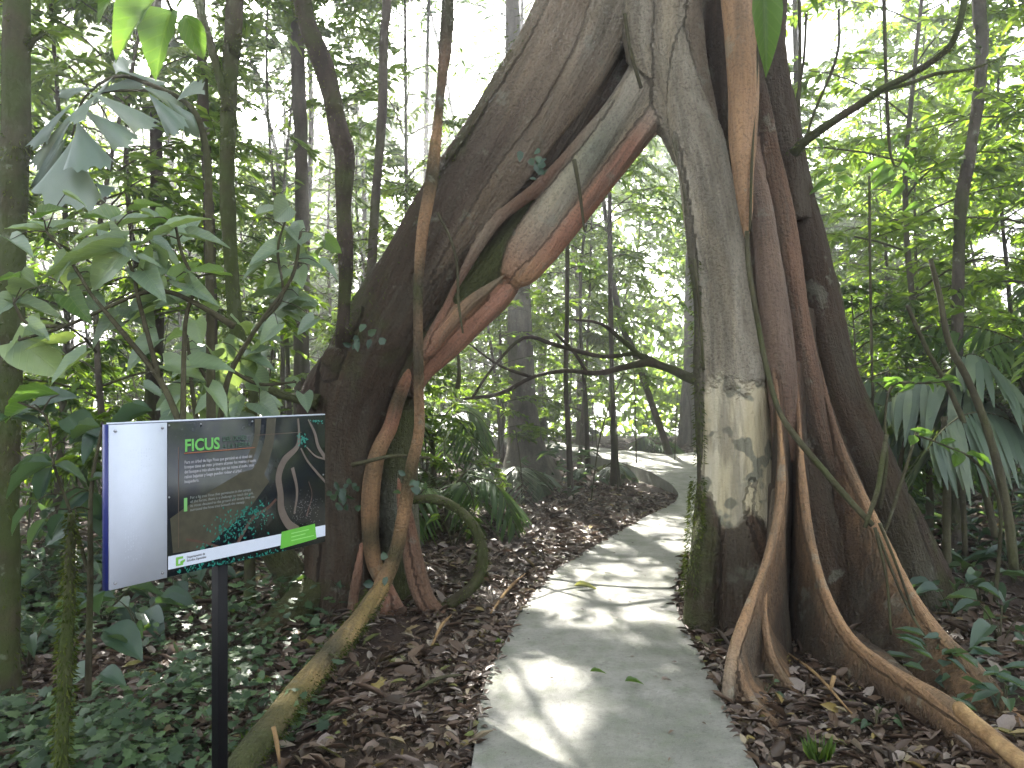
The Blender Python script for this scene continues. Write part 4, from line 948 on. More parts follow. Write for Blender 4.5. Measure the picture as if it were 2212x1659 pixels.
def broad(name, root_xy, label, lst, stems, Y, mat='leaf_broad', cat='shrub', tmpl=HEART, extra=0, stemr=.012, lime=None):
    root = empty(name, (root_xy[0], root_xy[1], gz(*root_xy)), label, cat)
    mb, ms, ml = MB(), MB(), MB()
    for s in stems:
        p, r = pxline([(a[0], a[1], a[2] if len(a) > 2 else 4) for a in s], Y)
        v, f = tube(p, r, 6, step=.05); ms.add(v, f)
    sp = np.vstack([smoothline(pxline([(a[0], a[1], 4) for a in s], Y)[0], .03) for s in stems])
    for q in lst:
        b, t, w = q[0], q[1], q[2]; kw = q[3] if len(q) > 3 else {}
        dy = kw.get('dy', rng.normal(0, .10)); y = kw.get('Y', Y + rng.normal(0, .07))
        p0 = pleaf(ml if kw.get('lime') else mb, b, t, w, y, tmpl, kw.get('tint'), kw.get('tilt', (rng.normal(0, .15), -.75, .6)), dy)
        k = ((sp - p0) ** 2).sum(1).argmin()
        if np.linalg.norm(sp[k] - p0) > .01:
            a = sp[k]; m = (a + p0) / 2 + [0, 0, .02]
            v, f = tube([a, m, p0], [.004, .003, .002], 4, step=.05, cap=False); ms.add(v, f)
    if extra:
        k = rng.integers(0, len(sp), extra); pos = sp[k] + rng.normal(0, .05, (extra, 3)) + [0, .15, 0]
        leaves(mb, pos, rng.normal(0, 1, (extra, 3)) * [1, .6, .4] + [0, 0, -.25], np.array([0, -.5, .8]) + rng.normal(0, .3, (extra, 3)), .11 + .11 * rng.random(extra), .08 + .08 * rng.random(extra), tmpl, cut=False)
    part(ms, 'stems', M['twig'], root); part(mb, 'leaves', M[mat], root)
    if ml.n: part(ml, 'backlit_colour_leaves', M['leaf_backlit_lime'], root)  # backlight put into the colour: these leaves get a greener, more translucent material
    return root

up = dict(tilt=(0, -.5, .85)); fc = dict(tilt=(0, -.95, .3))
A = [((248,480),(168,450),32,dict(lime=1,tilt=(0,-.6,.8))), ((252,492),(345,455),24,up), ((375,492),(452,460),18,up), ((368,482),(300,470),26,dict(lime=1)), ((372,498),(288,522),15,up), ((408,512),(490,520),22,up),
     ((236,498),(148,508),14,up), ((272,545),(178,625),72,fc), ((262,540),(66,578),26,up), ((268,540),(310,515),18,up), ((205,600),(132,632),38,fc), ((32,658),(148,682),36,up), ((28,650),(-40,690),40,fc), ((45,735),(140,815),78,fc),
     ((62,605),(-10,592),30,dict(lime=1)), ((80,620),(10,640),26,{}), ((310,585),(350,640),44,fc), ((300,560),(352,572),16,up), ((110,500),(60,470),30,up), ((105,505),(10,480),26,up), ((118,500),(190,470),20,up), ((150,560),(110,610),40,fc),
     ((300,455),(335,430),14,dict(lime=1)), ((90,470),(130,440),22,dict(lime=1)), ((402,612),(455,645),34,fc), ((380,600),(430,560),30,dict(lime=1)), ((480,595),(415,575),36,dict(lime=1)),
     ((60,700),(110,730),30,{}), ((150,640),(190,690),40,dict(lime=1)), ((240,500),(290,560),34,fc), ((330,520),(380,545),24,up), ((20,520),(70,540),30,up), ((140,420),(190,440),16,up), ((330,470),(280,440),18,up)]
broad('broadleaf_shrub', (-1.95, 3.5), 'big shrub with large grey-green oval leaves above the sign at the left', A,
      [[(395,930,8),(345,820,7),(262,715,6),(196,635,4)], [(380,490,3),(392,545,4),(420,620,4),(400,700,5),(395,930,7)], [(250,488,3),(262,530,4),(290,595,4),(300,650,5),(345,820,6)], [(40,735,3),(140,705,4),(230,665,4),(310,632,5),(370,632,5),(440,665,6),(505,705,8)], [(100,500,3),(150,560,4),(196,635,4)], [(30,655,3),(60,700,4),(140,705,4)]], 3.4, extra=44)
B = [((625,445),(588,475),50,fc), ((662,500),(612,535),46,fc), ((612,535),(538,562),32,fc), ((622,580),(562,622),40,fc), ((645,640),(588,668),30,{}), ((602,640),(532,628),18,up), ((566,575),(518,600),14,up), ((690,570),(735,600),26,up),
     ((400,725),(345,735),22,dict(lime=1)), ((425,745),(372,748),26,{}), ((405,720),(452,700),28,{}), ((480,740),(512,780),46,fc), ((430,780),(358,812),36,{}), ((450,815),(518,852),40,fc), ((392,850),(328,885),34,fc), ((420,832),(330,838),12,up),
     ((310,835),(358,856),20,up), ((465,860),(418,888),32,{}), ((550,810),(588,845),34,fc), ((640,830),(612,815),20,{}), ((560,870),(600,900),40,fc), ((520,880),(480,905),30,{}), ((600,700),(560,740),30,fc), ((680,690),(640,720),26,{}), ((700,520),(740,545),28,dict(lime=1)), ((560,470),(600,440),26,{})]
broad('broadleaf_shrub', (-2.3, 4.6), 'shrub with dull heart-shaped leaves between the two mossy stems', B,
      [[(470,960,7),(480,880,7),(500,800,6),(560,700,5),(630,600,4),(650,500,3)], [(430,940,7),(415,840,5),(405,730,3)], [(480,880,5),(430,790,4),(400,750,3)], [(560,700,4),(610,640,3),(600,540,3),(622,460,2)], [(500,800,4),(560,830,4),(640,825,2)]], 4.5, extra=64)
C = [((118,995),(8,1005),14,up), ((115,1003),(-8,1048),24,up), ((112,1010),(72,1088),38,fc), ((118,1005),(192,1032),25,up), ((190,1060),(122,1112),38,fc), ((200,1062),(232,1138),44,fc), ((196,1040),(240,1020),18,up), ((330,888),(212,922),18,up), ((218,922),(135,938),22,up), ((225,930),(172,988),36,fc),
     ((128,852),(-15,862),26,dict(lime=1)), ((60,880),(-10,910),30,dict(lime=1)), ((25,905),(102,912),26,up), ((20,902),(-40,925),22,up), ((70,1090),(12,1155),16,fc), ((140,1110),(95,1170),26,fc), ((150,960),(200,940),22,up), ((100,1120),(50,1190),22,{}), ((90,930),(40,960),22,up)]
broad('broadleaf_shrub', (-1.9, 3.15), 'low plant with long dark drooping leaves left of the white panel', C,
      [[(190,1500,8),(195,1250,7),(197,1060,5),(220,925,3)], [(195,1250,5),(150,1100,4),(115,1000,3),(100,900,3),(40,870,3)]], 3.05, mat='leaf_blue', tmpl=BIG, extra=16)

# fishtail-leaved palm at the upper left
root = empty('fishtail_palm', (-2.35, 4.3, gz(-2.35, 4.3)), 'grey fishtail palm frond with ragged wedge leaflets at the upper left', 'palm')
mb, ms = MB(), MB()
for b, t_, w, dy in [((186,196),(332,248),46,-.1), ((172,234),(280,292),52,-.1), ((168,262),(192,348),78,-.2), ((160,295),(135,440),110,-.1), ((165,215),(48,300),30,0), ((170,232),(48,345),34,.05), ((160,250),(44,395),36,.1), ((200,205),(300,150),42,.2), ((245,165),(195,205),40,.1),
                    ((250,152),(352,165),40,.2), ((150,285),(60,420),34,.1), ((205,190),(120,185),26,.1), ((215,200),(140,250),30,-.15), ((300,185),(400,215),36,.1), ((320,200),(380,275),44,-.1), ((360,215),(440,285),44,.1), ((380,220),(430,160),34,.2), ((205,395),(240,415),30,0), ((280,160),(240,110),40,.2)]:
    pleaf(mb, b, t_, w, 3.9, WEDGE, None, (rng.normal(0, .2), -.8, .55), dy)
for s in ([(458,1150,12),(455,800,10),(452,500,9),(446,330,8),(415,235,6),(330,185,5),(250,165,4),(180,215,3),(155,300,2)], [(330,195,3),(220,200,3),(170,240,2)]):
    p, r = pxline(s, 4.0); v, f = tube(p, r, 6, step=.06); ms.add(v, f)
part(ms, 'stalk', M['twig'], root); part(mb, 'leaflets', M['fishtail'], root)

# large translucent leaves hanging into the top
def hang(name, label, lst, stem, Y, mat='leaf_backlit_lime', xy=None):
    o = P(*stem[0][:2], Y); root = empty(name, o, label, 'plant'); mb, ms = MB(), MB()
    for b, t_, w, dy in lst: pleaf(mb, b, t_, w, Y, BIG, .5, (0, -.8, .4), dy)
    p, r = pxline(stem, Y); v, f = tube(p, r, 6, step=.05); ms.add(v, f)
    part(ms, 'stem', M['twig'], root); part(mb, 'leaves', M[mat], root)
hang('hanging_plant', 'pale green banana-like leaves hanging at the top left of the kinked tree', [((345,-15),(228,105),72,-.1), ((372,20),(318,150),78,-.1), ((400,30),(440,130),50,.1), ((300,-60),(180,20),50,.1)], [(420,-420,8),(400,-120,6),(360,-20,5),(372,25,3)], 3.7)
hang('hanging_plant', 'single large bright leaf hanging at the upper right side of the fig post', [((1648,-25),(1662,145),58,-.05), ((1690,-60),(1790,10),40,.1)], [(1660,-300,6),(1655,-120,5),(1648,-20,3)], 4.5)
hang('hanging_plant', 'cluster of sunlit yellow-green leaves right of the fig prop root', [((1914,348),(1858,374),18,.05),((1934,374),(1886,402),24,-.05),((1925,360),(1880,384),20,0),((1952,396),(1922,430),18,0),((1952,378),(1994,394),16,0),((1936,328),(1988,348),16,0),((1938,342),(1985,352),14,.1),((1938,358),(1968,368),18,0),((1796,394),(1748,414),16,0),((1800,370),(1832,360),18,0),((1810,385),(1850,400),16,0),((1805,400),(1815,430),20,0),((1760,300),(1782,325),12,0),((1910,320),(1880,300),14,0),((1960,318),(2000,316),14,0),((1920,310),(1950,290),14,.1),((1985,440),(1955,455),14,0)],
     [(1905,-200,6),(1912,100,4),(1918,260,4),(1925,340,3),(1940,360,2),(1960,318,2)], 5.4)
hang('lime_sprig', 'sprig of glowing lime leaflets in front of the broad grey palm', [((1930,825),(1885,820),12,0),((1950,828),(1925,812),12,0),((1970,828),(1985,812),12,0),((1990,826),(2030,815),12,0),((2010,826),(2050,835),12,0),((2030,822),(2078,815),13,0),((1975,830),(1945,845),12,0),((2005,830),(2020,848),12,0),((1925,830),(1960,838),12,0),((2040,824),(2085,830),12,0),((1940,820),(1910,835),12,0)], [(1900,1100,5),(1915,1000,4),(1912,900,3),(1930,832,3),(2000,828,2),(2060,822,2)], 5.3)
hang('lime_sprig', 'second glowing lime sprig lower down before the grey palm leaflets', [((1975,940),(1968,962),20,0),((1985,940),(2020,932),18,0),((2000,936),(1970,925),14,0),((2025,960),(2060,975),14,0),((2055,970),(2082,990),14,0),((2070,975),(2065,1010),26,0),((2085,980),(2130,990),14,0),((2100,985),(2150,1000),14,0),((2030,955),(2070,950),12,0),((2110,990),(2125,1015),14,0)], [(2150,1300,5),(2160,1100,4),(2110,1000,3),(2040,962,2),(1980,940,2)], 5.1)

# ------------------------------------------------------------------ low plants
def herb(x, y, n, L, W, h, label, mat='herb', tmpl=BIG, name='herb', group=None):
    z = gz(x, y); root = empty(name, (x, y, z), label, 'plant', group); mb, ms = MB(), MB()
    for k in range(n):
        az = k * 2.4 + rng.random(); rr = .02 + .03 * rng.random(); hh = h * (.5 + .6 * rng.random())
        tp = np.array([x + math.cos(az) * (.05 + hh * .35), y + math.sin(az) * (.05 + hh * .35), z + hh])
        v, f = tube([(x, y, z - .02), ((x + tp[0]) / 2, (y + tp[1]) / 2, z + hh * .7), tp], [.006, .004, .002], 5, step=.06, cap=False); ms.add(v, f)
        D = np.array([math.cos(az), math.sin(az), -.15 + rng.normal(0, .2)])
        leaves(mb, [tp], [D], [np.array([0, -.15, 1.]) + rng.normal(0, .2, 3)], L * (.7 + .5 * rng.random()), W * (.7 + .5 * rng.random()), tmpl, cut=False)
    part(ms, 'stems', M['twig'], root, ); part(mb, 'leaves', M[mat], root)
for (px, py), n, L, W, h, lab, mat in [((2060,1350),9,.20,.10,.22,'dull green broad herb right of the outer buttress root','leaf_blue'),((2160,1420),9,.22,.11,.24,'broad-leaved herb at the right edge by the buttress tip','leaf_blue'),((2120,1300),8,.2,.09,.25,'low herb before the sunlit litter on the right','herb'),((2190,1260),8,.22,.08,.3,'herb with pale leaves at the far right edge','leaf_blue'),
     ((300,1360),6,.28,.19,.22,'plant with two very large torn dark leaves left of the sign post','leaf_blue'),((230,1330),7,.25,.16,.28,'dark leafy plant behind the mossy dead stem','leaf_blue'),((120,1290),9,.20,.10,.3,'pale green herb tuft by the far left trunk','leaf_blue'),((60,1420),6,.18,.09,.3,'small leafy plant at the foot of the far left trunk','herb'),
     ((370,1300),8,.18,.10,.25,'leafy herb under the white panel','leaf_blue'),((440,1290),7,.16,.08,.3,'herb with curled leaves under the dark panel','leaf_blue'),((180,1250),9,.2,.11,.3,'bushy pale herb left of the white panel foot','leaf_blue'),((60,1250),8,.2,.1,.4,'herb beside the thick left trunk','leaf_blue'),((260,1265),9,.2,.11,.25,'spreading herb behind the white panel','leaf_blue'),((2000,1250),7,.2,.09,.2,'herb in the shade of the prop root','herb'),
     ((700,1310),7,.13,.08,.25,'bright little herb at the fig foot by the sign','herb'),((980,1190),6,.14,.04,.3,'slender-leaved seedling inside the liana loop','leaf_light'),((1830,1260),5,.06,.03,.08,'tiny seedling between the buttress roots','leaf_light'),((1650,1500),4,.05,.03,.07,'tiny two-leaved seedling by the forked root','herb'),((2170,1560),7,.08,.05,.12,'small seedling beyond the broken branch','herb'),((1890,1580),6,.07,.04,.08,'seedling among big dead leaves before the right root','herb')]:
    g = G(px, py); herb(g[0], g[1], n, L, W, h, lab, mat)

# ground cover of small lobed leaves, lower left
mb, ms = MB(), MB(); n = 9500
gx = -.35 - 3.6 * rng.random(n) ** .8; gy = 2.6 + 3.6 * rng.random(n)
px = 1106 + gx / gy * F; py = 829.5 + CAMZ * F / gy
dens = np.clip((760 - px) / 380, 0, 1) * np.clip(1.15 - np.clip((py - 1540) / 200, 0, 1) * np.clip((px - 350) / 200, 0, 1) * 1.1, 0.02, 1)
ok = (rng.random(n) < dens * (.12 + .9 * (noise(np.stack([gx, gy, gx * 0], 1), 1.9, 61) + .5)))
gx, gy = gx[ok], gy[ok]; n = len(gx); hz = gh(gx, gy)
hh = (.03 + .26 * rng.random(n) ** 1.6) * (1 + .6 * noise(np.stack([gx, gy, gx * 0], 1), 1.2, 62))
pos = np.stack([gx, gy, hz + hh], 1); az = rng.random(n) * 6.283
for rep in range(2):
    D = np.stack([np.cos(az + rep * 2.2), np.sin(az + rep * 2.2), rng.normal(-.1, .25, n)], 1)
    leaves(mb, pos + D * .01, D, np.array([0, -.1, 1.]) + rng.normal(0, .3, (n, 3)), .035 + .06 * rng.random(n) ** 1.5, .03 + .055 * rng.random(n) ** 1.5, LOBED, cut=False)
tag(mb.build('ground_cover', M['herb'], smooth=False), 'low mat of small lobed green leaves at the lower left', 'ground cover', kind='stuff')
mb = MB(); n = 2600
gx = 2.0 + 5 * rng.random(n); gy = 3.6 + 8 * rng.random(n) ** 1.2
ok = (noise(np.stack([gx, gy, gx * 0], 1), 1.1, 63) > -.1) & (np.abs(gx - np.interp(gy, pcy, pcx)) > .9); gx, gy = gx[ok], gy[ok]; n = len(gx)
az = rng.random(n) * 6.283; D = np.stack([np.cos(az), np.sin(az), rng.normal(0, .25, n)], 1)
leaves(mb, np.stack([gx, gy, gh(gx, gy) + .03 + .16 * rng.random(n)], 1), D, np.array([0, -.1, 1.]) + rng.normal(0, .3, (n, 3)), .08 + .10 * rng.random(n), .04 + .04 * rng.random(n), SIX, cut=False)
tag(mb.build('ground_cover', M['leaf_blue']), 'scattered low seedlings over the litter on the right', 'ground cover', kind='stuff')
# distant forest floor greenery
mb = MB(); n = 16000
gy = 6.5 + 19 * rng.random(n); gx = (rng.random(n) * 2 - 1) * (.75 * gy + .5)
d = np.abs(gx - np.interp(gy, pcy, pcx))
ok = (noise(np.stack([gx, gy, gx * 0], 1), .7, 64) > -.15) & ((d > 1.6) | (gy > 20)) & ~((gy > 10.5) & (gy < 20) & (gx > -1.2) & (gx < 7.5) & (noise(np.stack([gx, gy, gx * 0], 1), .9, 65) < .3)) & ~((gx > -1.5) & (gx < 2.5) & (gy < 10))
gx, gy = gx[ok], gy[ok]; n = len(gx); az = rng.random(n) * 6.283
leaves(mb, np.stack([gx, gy, gh(gx, gy) + .05 + .6 * rng.random(n) ** 1.6], 1), np.stack([np.cos(az), np.sin(az), rng.normal(0.1, .4, n)], 1), np.array([0, -.1, 1.]) + rng.normal(0, .4, (n, 3)), .12 + .16 * rng.random(n), .035 + .05 * rng.random(n), TRI)
tag(mb.build('undergrowth', M['leaf_blue']), 'knee-high greenery over the forest floor behind the fig', 'undergrowth', kind='stuff')
# thin bare seedling stems everywhere at the back
mb = MB(); 
for k in range(260):
    y = 7 + 14 * rng.random() ** .9; x = (rng.random() * 2 - 1) * (.7 * y)
    if abs(x - np.interp(y, pcy, pcx)) < 1.3 and y < 13.5: continue
    if y > 10.5 and 0 < x < 7 and y < 19 and rng.random() < .6: continue
    z = gz(x, y); h = .8 + 2.2 * rng.random(); l = rng.normal(0, .12 * h, 2)
    v, f = tube([(x, y, z - .05), (x + l[0] * .3 + rng.normal(0, .03), y + l[1] * .3, z + h * .5), (x + l[0], y + l[1], z + h)], [.011, .008, .003], 4, step=.2, cap=False); mb.add(v, f)
tag(mb.build('seedling_thicket', M['twig']), 'thicket of hair-thin upright seedling stems in the middle distance', 'seedlings', kind='stuff')

# ------------------------------------------------------------------ leaf litter
mb = MB()
def scatter(n, x0, x1, y0, y1, L0, L1, path=False, tmpl=SIX, lift=.02, wr=None):
    gx = x0 + (x1 - x0) * rng.random(n); gy = y0 + (y1 - y0) * rng.random(n)
    d = np.interp(gy, [p[1] for p in PATH_L[:12]], [p[0] for p in PATH_L[:12]]); e = np.interp(gy, [p[1] for p in PATH_R], [p[0] for p in PATH_R])
    on = (gx > d - .02) & (gx < e + .02) & (gy < 13); on |= (gy > 11) & (gy < 19) & (gx > 1) & (gx < 6.5) & (np.abs(gx - np.interp(gy, [11, 13, 19], [3, 3.2, .8])) < 1.2)
    keep = on if path else (~on & (rng.random(n) < .8 + .9 * noise(np.stack([gx, gy, gx * 0], 1), 2.4, 71))); gx, gy = gx[keep], gy[keep]; n = len(gx)
    z = (np.full(n, .045) + .14 * np.clip((gy - 10.2) / 2.2, 0, 1)) if path else gh(gx, gy) + lift * rng.random(n) + .006
    az = rng.random(n) * 6.283; L = L0 + (L1 - L0) * rng.random(n) ** 1.7
    tl = .05 if path else .32
    leaves(mb, np.stack([gx, gy, z], 1), np.stack([np.cos(az), np.sin(az), rng.normal(0, tl, n)], 1), np.array([0, 0, 1.]) + rng.normal(0, tl, (n, 3)), L, L * ((.3 + .35 * rng.random(n)) if wr is None else wr), tmpl, rng.random(n) ** 1.25, cut=False)
scatter(22000, -2.8, 3.4, 2.4, 7.5, .03, .14); scatter(13000, -2.2, 4.5, 7, 12, .05, .14, lift=.03); scatter(7000, -4, 8, 11, 21, .08, .2, lift=.05); scatter(9000, 2.0, 6.5, 3, 10, .06, .16); scatter(4000, -6, -2, 3, 12, .06, .16)
scatter(700, -.3, 4, 2.6, 13, .01, .04, path=True)
scatter(42000, -2.8, 3.6, 2.4, 7.5, .008, .035, lift=.03); scatter(12000, -2.8, 3.6, 7.5, 12, .015, .05, lift=.03); scatter(5000, -2.8, 4, 2.4, 9, .05, .22, lift=.05, wr=.035); scatter(2500, -2.6, 3.4, 2.6, 8, .05, .13, tmpl=LOBED)
# leaves piled against the path edges
for side, e in ((-1, PATH_L[:11]), (1, PATH_R[:10])):
    a = np.array(e); yy = a[0, 1] + (a[-1, 1] - a[0, 1]) * rng.random(1300); xx = np.interp(yy, a[:, 1], a[:, 0]) + side * np.abs(rng.normal(.0, .09, len(yy))) - side * .015
    n = len(yy); az = rng.random(n) * 6.283
    leaves(mb, np.stack([xx, yy, .012 + .04 * rng.random(n)], 1), np.stack([np.cos(az), np.sin(az), rng.normal(0, .3, n)], 1), np.array([0, 0, 1.]) + rng.normal(0, .4, (n, 3)), .03 + .06 * rng.random(n), .015 + .03 * rng.random(n), SIX, rng.random(n) ** 1.4, cut=False)
tag(mb.build('leaf_litter', M['litter'], smooth=False), 'brown and grey dead leaves strewn over the forest floor', 'leaf litter', kind='stuff')
# individually recognisable fallen leaves
def fallen(px, py, L, W, az, col, label, z=None):
    g = G(px, py); g[2] = (gz(g[0], g[1]) + .03) if z is None else z; mb = MB()
    leaves(mb, [g], [(math.cos(az), math.sin(az), .04)], [(0, .05, 1.)], L, W, BIG, .5, cut=False)
    tag(mb.build('fallen_leaf', M[col], origin=g), label, 'leaf')
M['leaf_dead'] = leaf_mat('leaf_dead', (.13, .09, .07), (.21, .16, .13), (.30, .24, .2), rough=.5, trans=.1, veins=6, tboost=(1, 1, 1))
M['leaf_yellow'] = leaf_mat('leaf_yellow', (.2, .21, .10), (.27, .28, .14), (.32, .33, .18), trans=.2, veins=5)
fallen(1350,1497,.10,.045,.1,'leaf_mid','green leaf lying across the near part of the path',.06); fallen(1275,1475,.09,.025,.2,'leaf_mid','narrow green leaf on the path in the sun patch',.06); fallen(1240,1283,.19,.04,.05,'leaf_yellow','long pale yellow leaf lying on the path at its left curve',.06)
fallen(1062,1393,.11,.03,.0,'leaf_light','green leaf at the left edge of the path'); fallen(840,1430,.11,.05,-.6,'leaf_yellow','yellow-green leaf on the litter below the fig roots'); fallen(1130,1310,.10,.05,1.5,'leaf_dead','pale dead leaf beside the left path edge'); fallen(1430,1492,.06,.04,.4,'leaf_dead','small reddish dead leaf on the near path',.055)
fallen(1770,1505,.16,.09,-.3,'leaf_dead','large grey dead leaf between the buttresses'); fallen(1890,1560,.15,.09,.3,'leaf_dead','large dark dead leaf in front of the right buttress root'); fallen(1700,1470,.12,.07,.1,'leaf_dead','grey dead leaf near the inner root'); fallen(2010,1620,.15,.08,1.0,'leaf_dead','brown dead leaf by the lower right root')
fallen(2150,1110,.30,.13,2.9,'leaf_dead','big brown curled leaf at the far right edge'); fallen(990,1600,.12,.06,1.2,'leaf_dead','sunlit pinkish dead leaf at the bottom near the path'); fallen(960,1640,.13,.07,.3,'leaf_dead','sunlit brown leaf at the bottom left of the path')
# grassy tuft at the bottom
for (px_, py_, lab) in ((1770, 1640, 'bright green grass tuft at the bottom before the right root'), (2150, 1130, 'grass tuft in the sun on the right') , (560, 1600, 'small grass tuft beside the sign post')):
    g = G(px_, py_); mb = MB(); n = 50; az = rng.random(n) * 6.283; g[2] = gz(g[0], g[1])
    leaves(mb, g + rng.normal(0, .012, (n, 3)) * [1, 1, 0], np.stack([np.cos(az) * .6, np.sin(az) * .6, .6 + .5 * rng.random(n)], 1), np.stack([np.cos(az), np.sin(az), -np.ones(n) * .3], 1), .06 + .08 * rng.random(n), .005, SIX, cut=False)
    tag(mb.build('grass_tuft', M['leaf_light'], origin=g), lab, 'grass')

# ================================================================== information sign
SA = np.array([-1.365, 2.6]); SB = np.array([-.83, 3.4]); SD = SB - SA; SL = np.linalg.norm(SD); SD = SD / SL; SN = np.array([SD[1], -SD[0]])   # front normal
ZB, ZT = .90, 1.462
def tpx(px): k = (px - 1106) / F; return (k * SA[1] - SA[0]) / ((SB[0] - SA[0]) - k * (SB[1] - SA[1])) * SL      # distance along the board
def SPt(u, z, off=0.0): return np.array([SA[0] + SD[0] * u + SN[0] * off, SA[1] + SD[1] * u + SN[1] * off, z])
def s_uz(px, py): u = tpx(px); y = SA[1] + SD[1] * u; return u, CAMZ - (py - 829.5) / F * y
SO = SPt(tpx(485), 0, -.03); SO[2] = gz(SO[0], SO[1])
sign = empty('information_sign', SO, 'information sign about a fig tree with a white tactile panel on a black post', 'sign')
def sbox(mb, u0, u1, z0, z1, o0, o1):
    v = [SPt(u, z, o) for o in (o0, o1) for z in (z0, z1) for u in (u0, u1)]
    mb.add(v, [(0, 1, 3, 2), (4, 6, 7, 5), (0, 4, 5, 1), (2, 3, 7, 6), (0, 2, 6, 4), (1, 5, 7, 3)])
def spoly(mb, pts, off):   # flat convex piece given as (px,py)
    n = len(pts); v = [SPt(*s_uz(*p), off) for p in pts]; mb.add(v, [tuple(range(n))])
def sstrip(mb, pts, off):  # ribbon given as (px,py,width)
    c = smoothline(np.array([[*s_uz(a, b_), w / F * 3.0] for a, b_, w in pts]), .01); d = np.gradient(c[:, :2], axis=0); d /= np.linalg.norm(d, axis=1)[:, None] + 1e-9
    nn = np.stack([-d[:, 1], d[:, 0]], 1); L = c[:, :2] + nn * c[:, 2:3] / 2; Rr = c[:, :2] - nn * c[:, 2:3] / 2
    cl = lambda q: (min(max(q[0], UP + .002), SL - .002), min(max(q[1], ZB + .001), ZT - .002))
    v = [SPt(*cl(a), off) for a in L] + [SPt(*cl(a), off) for a in Rr]; n = len(c)
    mb.add(v, [(i, i + 1, n + i + 1, n + i) for i in range(n - 1)])
UP = tpx(361)
M['post'] = simple('post_black', (.004, .004, .005), .55, .2); M['board'] = simple('board_blue', (.02, .03, .16), .4); M['white'] = simple('panel_white', (.58, .63, .72), .75, .25); M['metal'] = simple('bolt_metal', (.35, .36, .38), .35, .5, Metallic=.8)
mb = MB(); sbox(mb, -.008, SL, ZB, ZT, -.026, -.004); part(mb, 'board', M['board'], sign, False)
mb = MB(); sbox(mb, .003, SL, ZT + .001, ZT + .006, -.02, .004); part(mb, 'edge_trim', M['white'], sign, False)
mb = MB(); sbox(mb, 0, UP - .004, ZB + .002, ZT - .001, -.003, .006); wp = part(mb, 'tactile_panel', M['white'], sign, False)
# rows of raised dots
mb = MB(); r3 = np.random.default_rng(8)
for row in range(34):
    z = ZT - .09 - row * .0115
    if row % 8 == 7: continue
    for cx_ in np.arange(.055, .055 + .012 * r3.integers(6, 10), .0095):
        if r3.random() < .75:
            for dz in (0, .004):
                if r3.random() < .6:
                    c = SPt(cx_, z - dz, .006); v = [c + np.array([SD[0] * a, SD[1] * a, b_]) for a, b_ in ((-.0014, 0), (0, .0014), (.0014, 0), (0, -.0014))] + [SPt(cx_, z - dz, .0072)]
                    mb.add(v, [(0, 1, 4), (1, 2, 4), (2, 3, 4), (3, 0, 4)])
o = mb.build('raised_dots', M['white'], wp, False, origin=np.array(sign.location))
for u, z in ((.018, ZT - .022), (UP - .022, ZT - .02), (.018, ZB + .022), (UP - .022, ZB + .022)):
    mb = MB(); c = SPt(u, z, .006); v, f = tube([c, c + np.array([SN[0], SN[1], 0]) * .004], [.0055, .004], 10); mb.add(v, f); mb.build('bolt', M['metal'], wp, True, origin=np.array(sign.location))
t = NT('print'); p = t.coord(); n1 = t.noise(p, 6, 5, .6); n2 = t.noise(p, 42, 4, .7)
c = t.mix(t.ramp(n1, [(.4, 0.0), (.62, 1.0)]), (.010, .014, .020), (.030, .036, .026)); c = t.mix(t.ramp(n2, [(.6, 0.0), (.75, .35)]), c, (.09, .09, .085))
M['print'] = t.done(t.prin(c, .22, None, .5))
pic = MB(); sbox(pic, UP, SL - .001, ZB + .002, ZT - .001, -.003, .004); pp = part(pic, 'picture_panel', M['print'], sign, False)
def flat(name, col, rough=.3, vary=.4):
    t = NT(name); n = t.noise(t.coord(), 26, 4, .7); c = t.mix(t.math('MULTIPLY', t.ramp(n, [(.35, 0.0), (.65, 1.0)]), vary), col, tuple(x * .45 for x in col)); return t.done(t.prin(c, rough, None, .5))
def pchild(mb, name, mat): return mb.build(name, mat, pp, False, origin=np.array(sign.location))
mb = MB(); spoly(mb, [(372,1195),(366,1120),(400,1095),(470,1050),(520,1020),(560,1010),(580,1040),(540,1095),(480,1150),(440,1185)], .0045); sstrip(mb, [(585,902,26),(580,950,26),(566,1000,30),(545,1040,40)], .0046); sstrip(mb, [(556,902,18),(552,950,14),(535,1000,16)], .0047)
pchild(mb, 'printed_trunk', flat('print_olive', (.060, .058, .036), vary=.7))
mb = MB(); sstrip(mb, [(642,904,5),(644,935,7),(640,965,12),(612,995,17),(600,1030,17),(604,1065,17),(606,1100,19),(620,1130,20),(640,1146,22)], .0052)
sstrip(mb, [(664,906,4),(678,935,7),(686,965,9),(702,990,10)], .0053); sstrip(mb, [(648,968,4),(662,995,5),(684,1022,6),(702,1042,6)], .0054); sstrip(mb, [(660,965,3),(680,985,4),(702,992,5)], .0051); sstrip(mb, [(630,1010,10),(640,1060,7),(634,1110,5)], .0050)
pchild(mb, 'printed_root', flat('print_root', (.13, .105, .085)))
mb = MB(); sstrip(mb, [(595,1078,6),(575,1098,7),(545,1118,7),(525,1148,8),(512,1172,8)], .0053); sstrip(mb, [(400,1165,5),(440,1172,5),(480,1185,6)], .0053); sstrip(mb, [(660,1115,4),(672,1070,2),(665,1040,2)], .0052)
pchild(mb, 'printed_root', flat('print_brown', (.085, .045, .032)))
mb = MB(); r4 = np.random.default_rng(4)
def speck(mb, px, py, s, off=.0057):
    a = r4.random() * 6.28; u, z = s_uz(px, py)
    v = [SPt(min(max(u + s * math.cos(a + k) * q, UP + .003), SL - .003), min(max(z + s * math.sin(a + k) * q, ZB + .003), ZT - .003), off) for k, q in ((0, 1), (1.5, .45), (3.1, .9), (4.6, .45))]; mb.add(v, [(0, 1, 2, 3)])
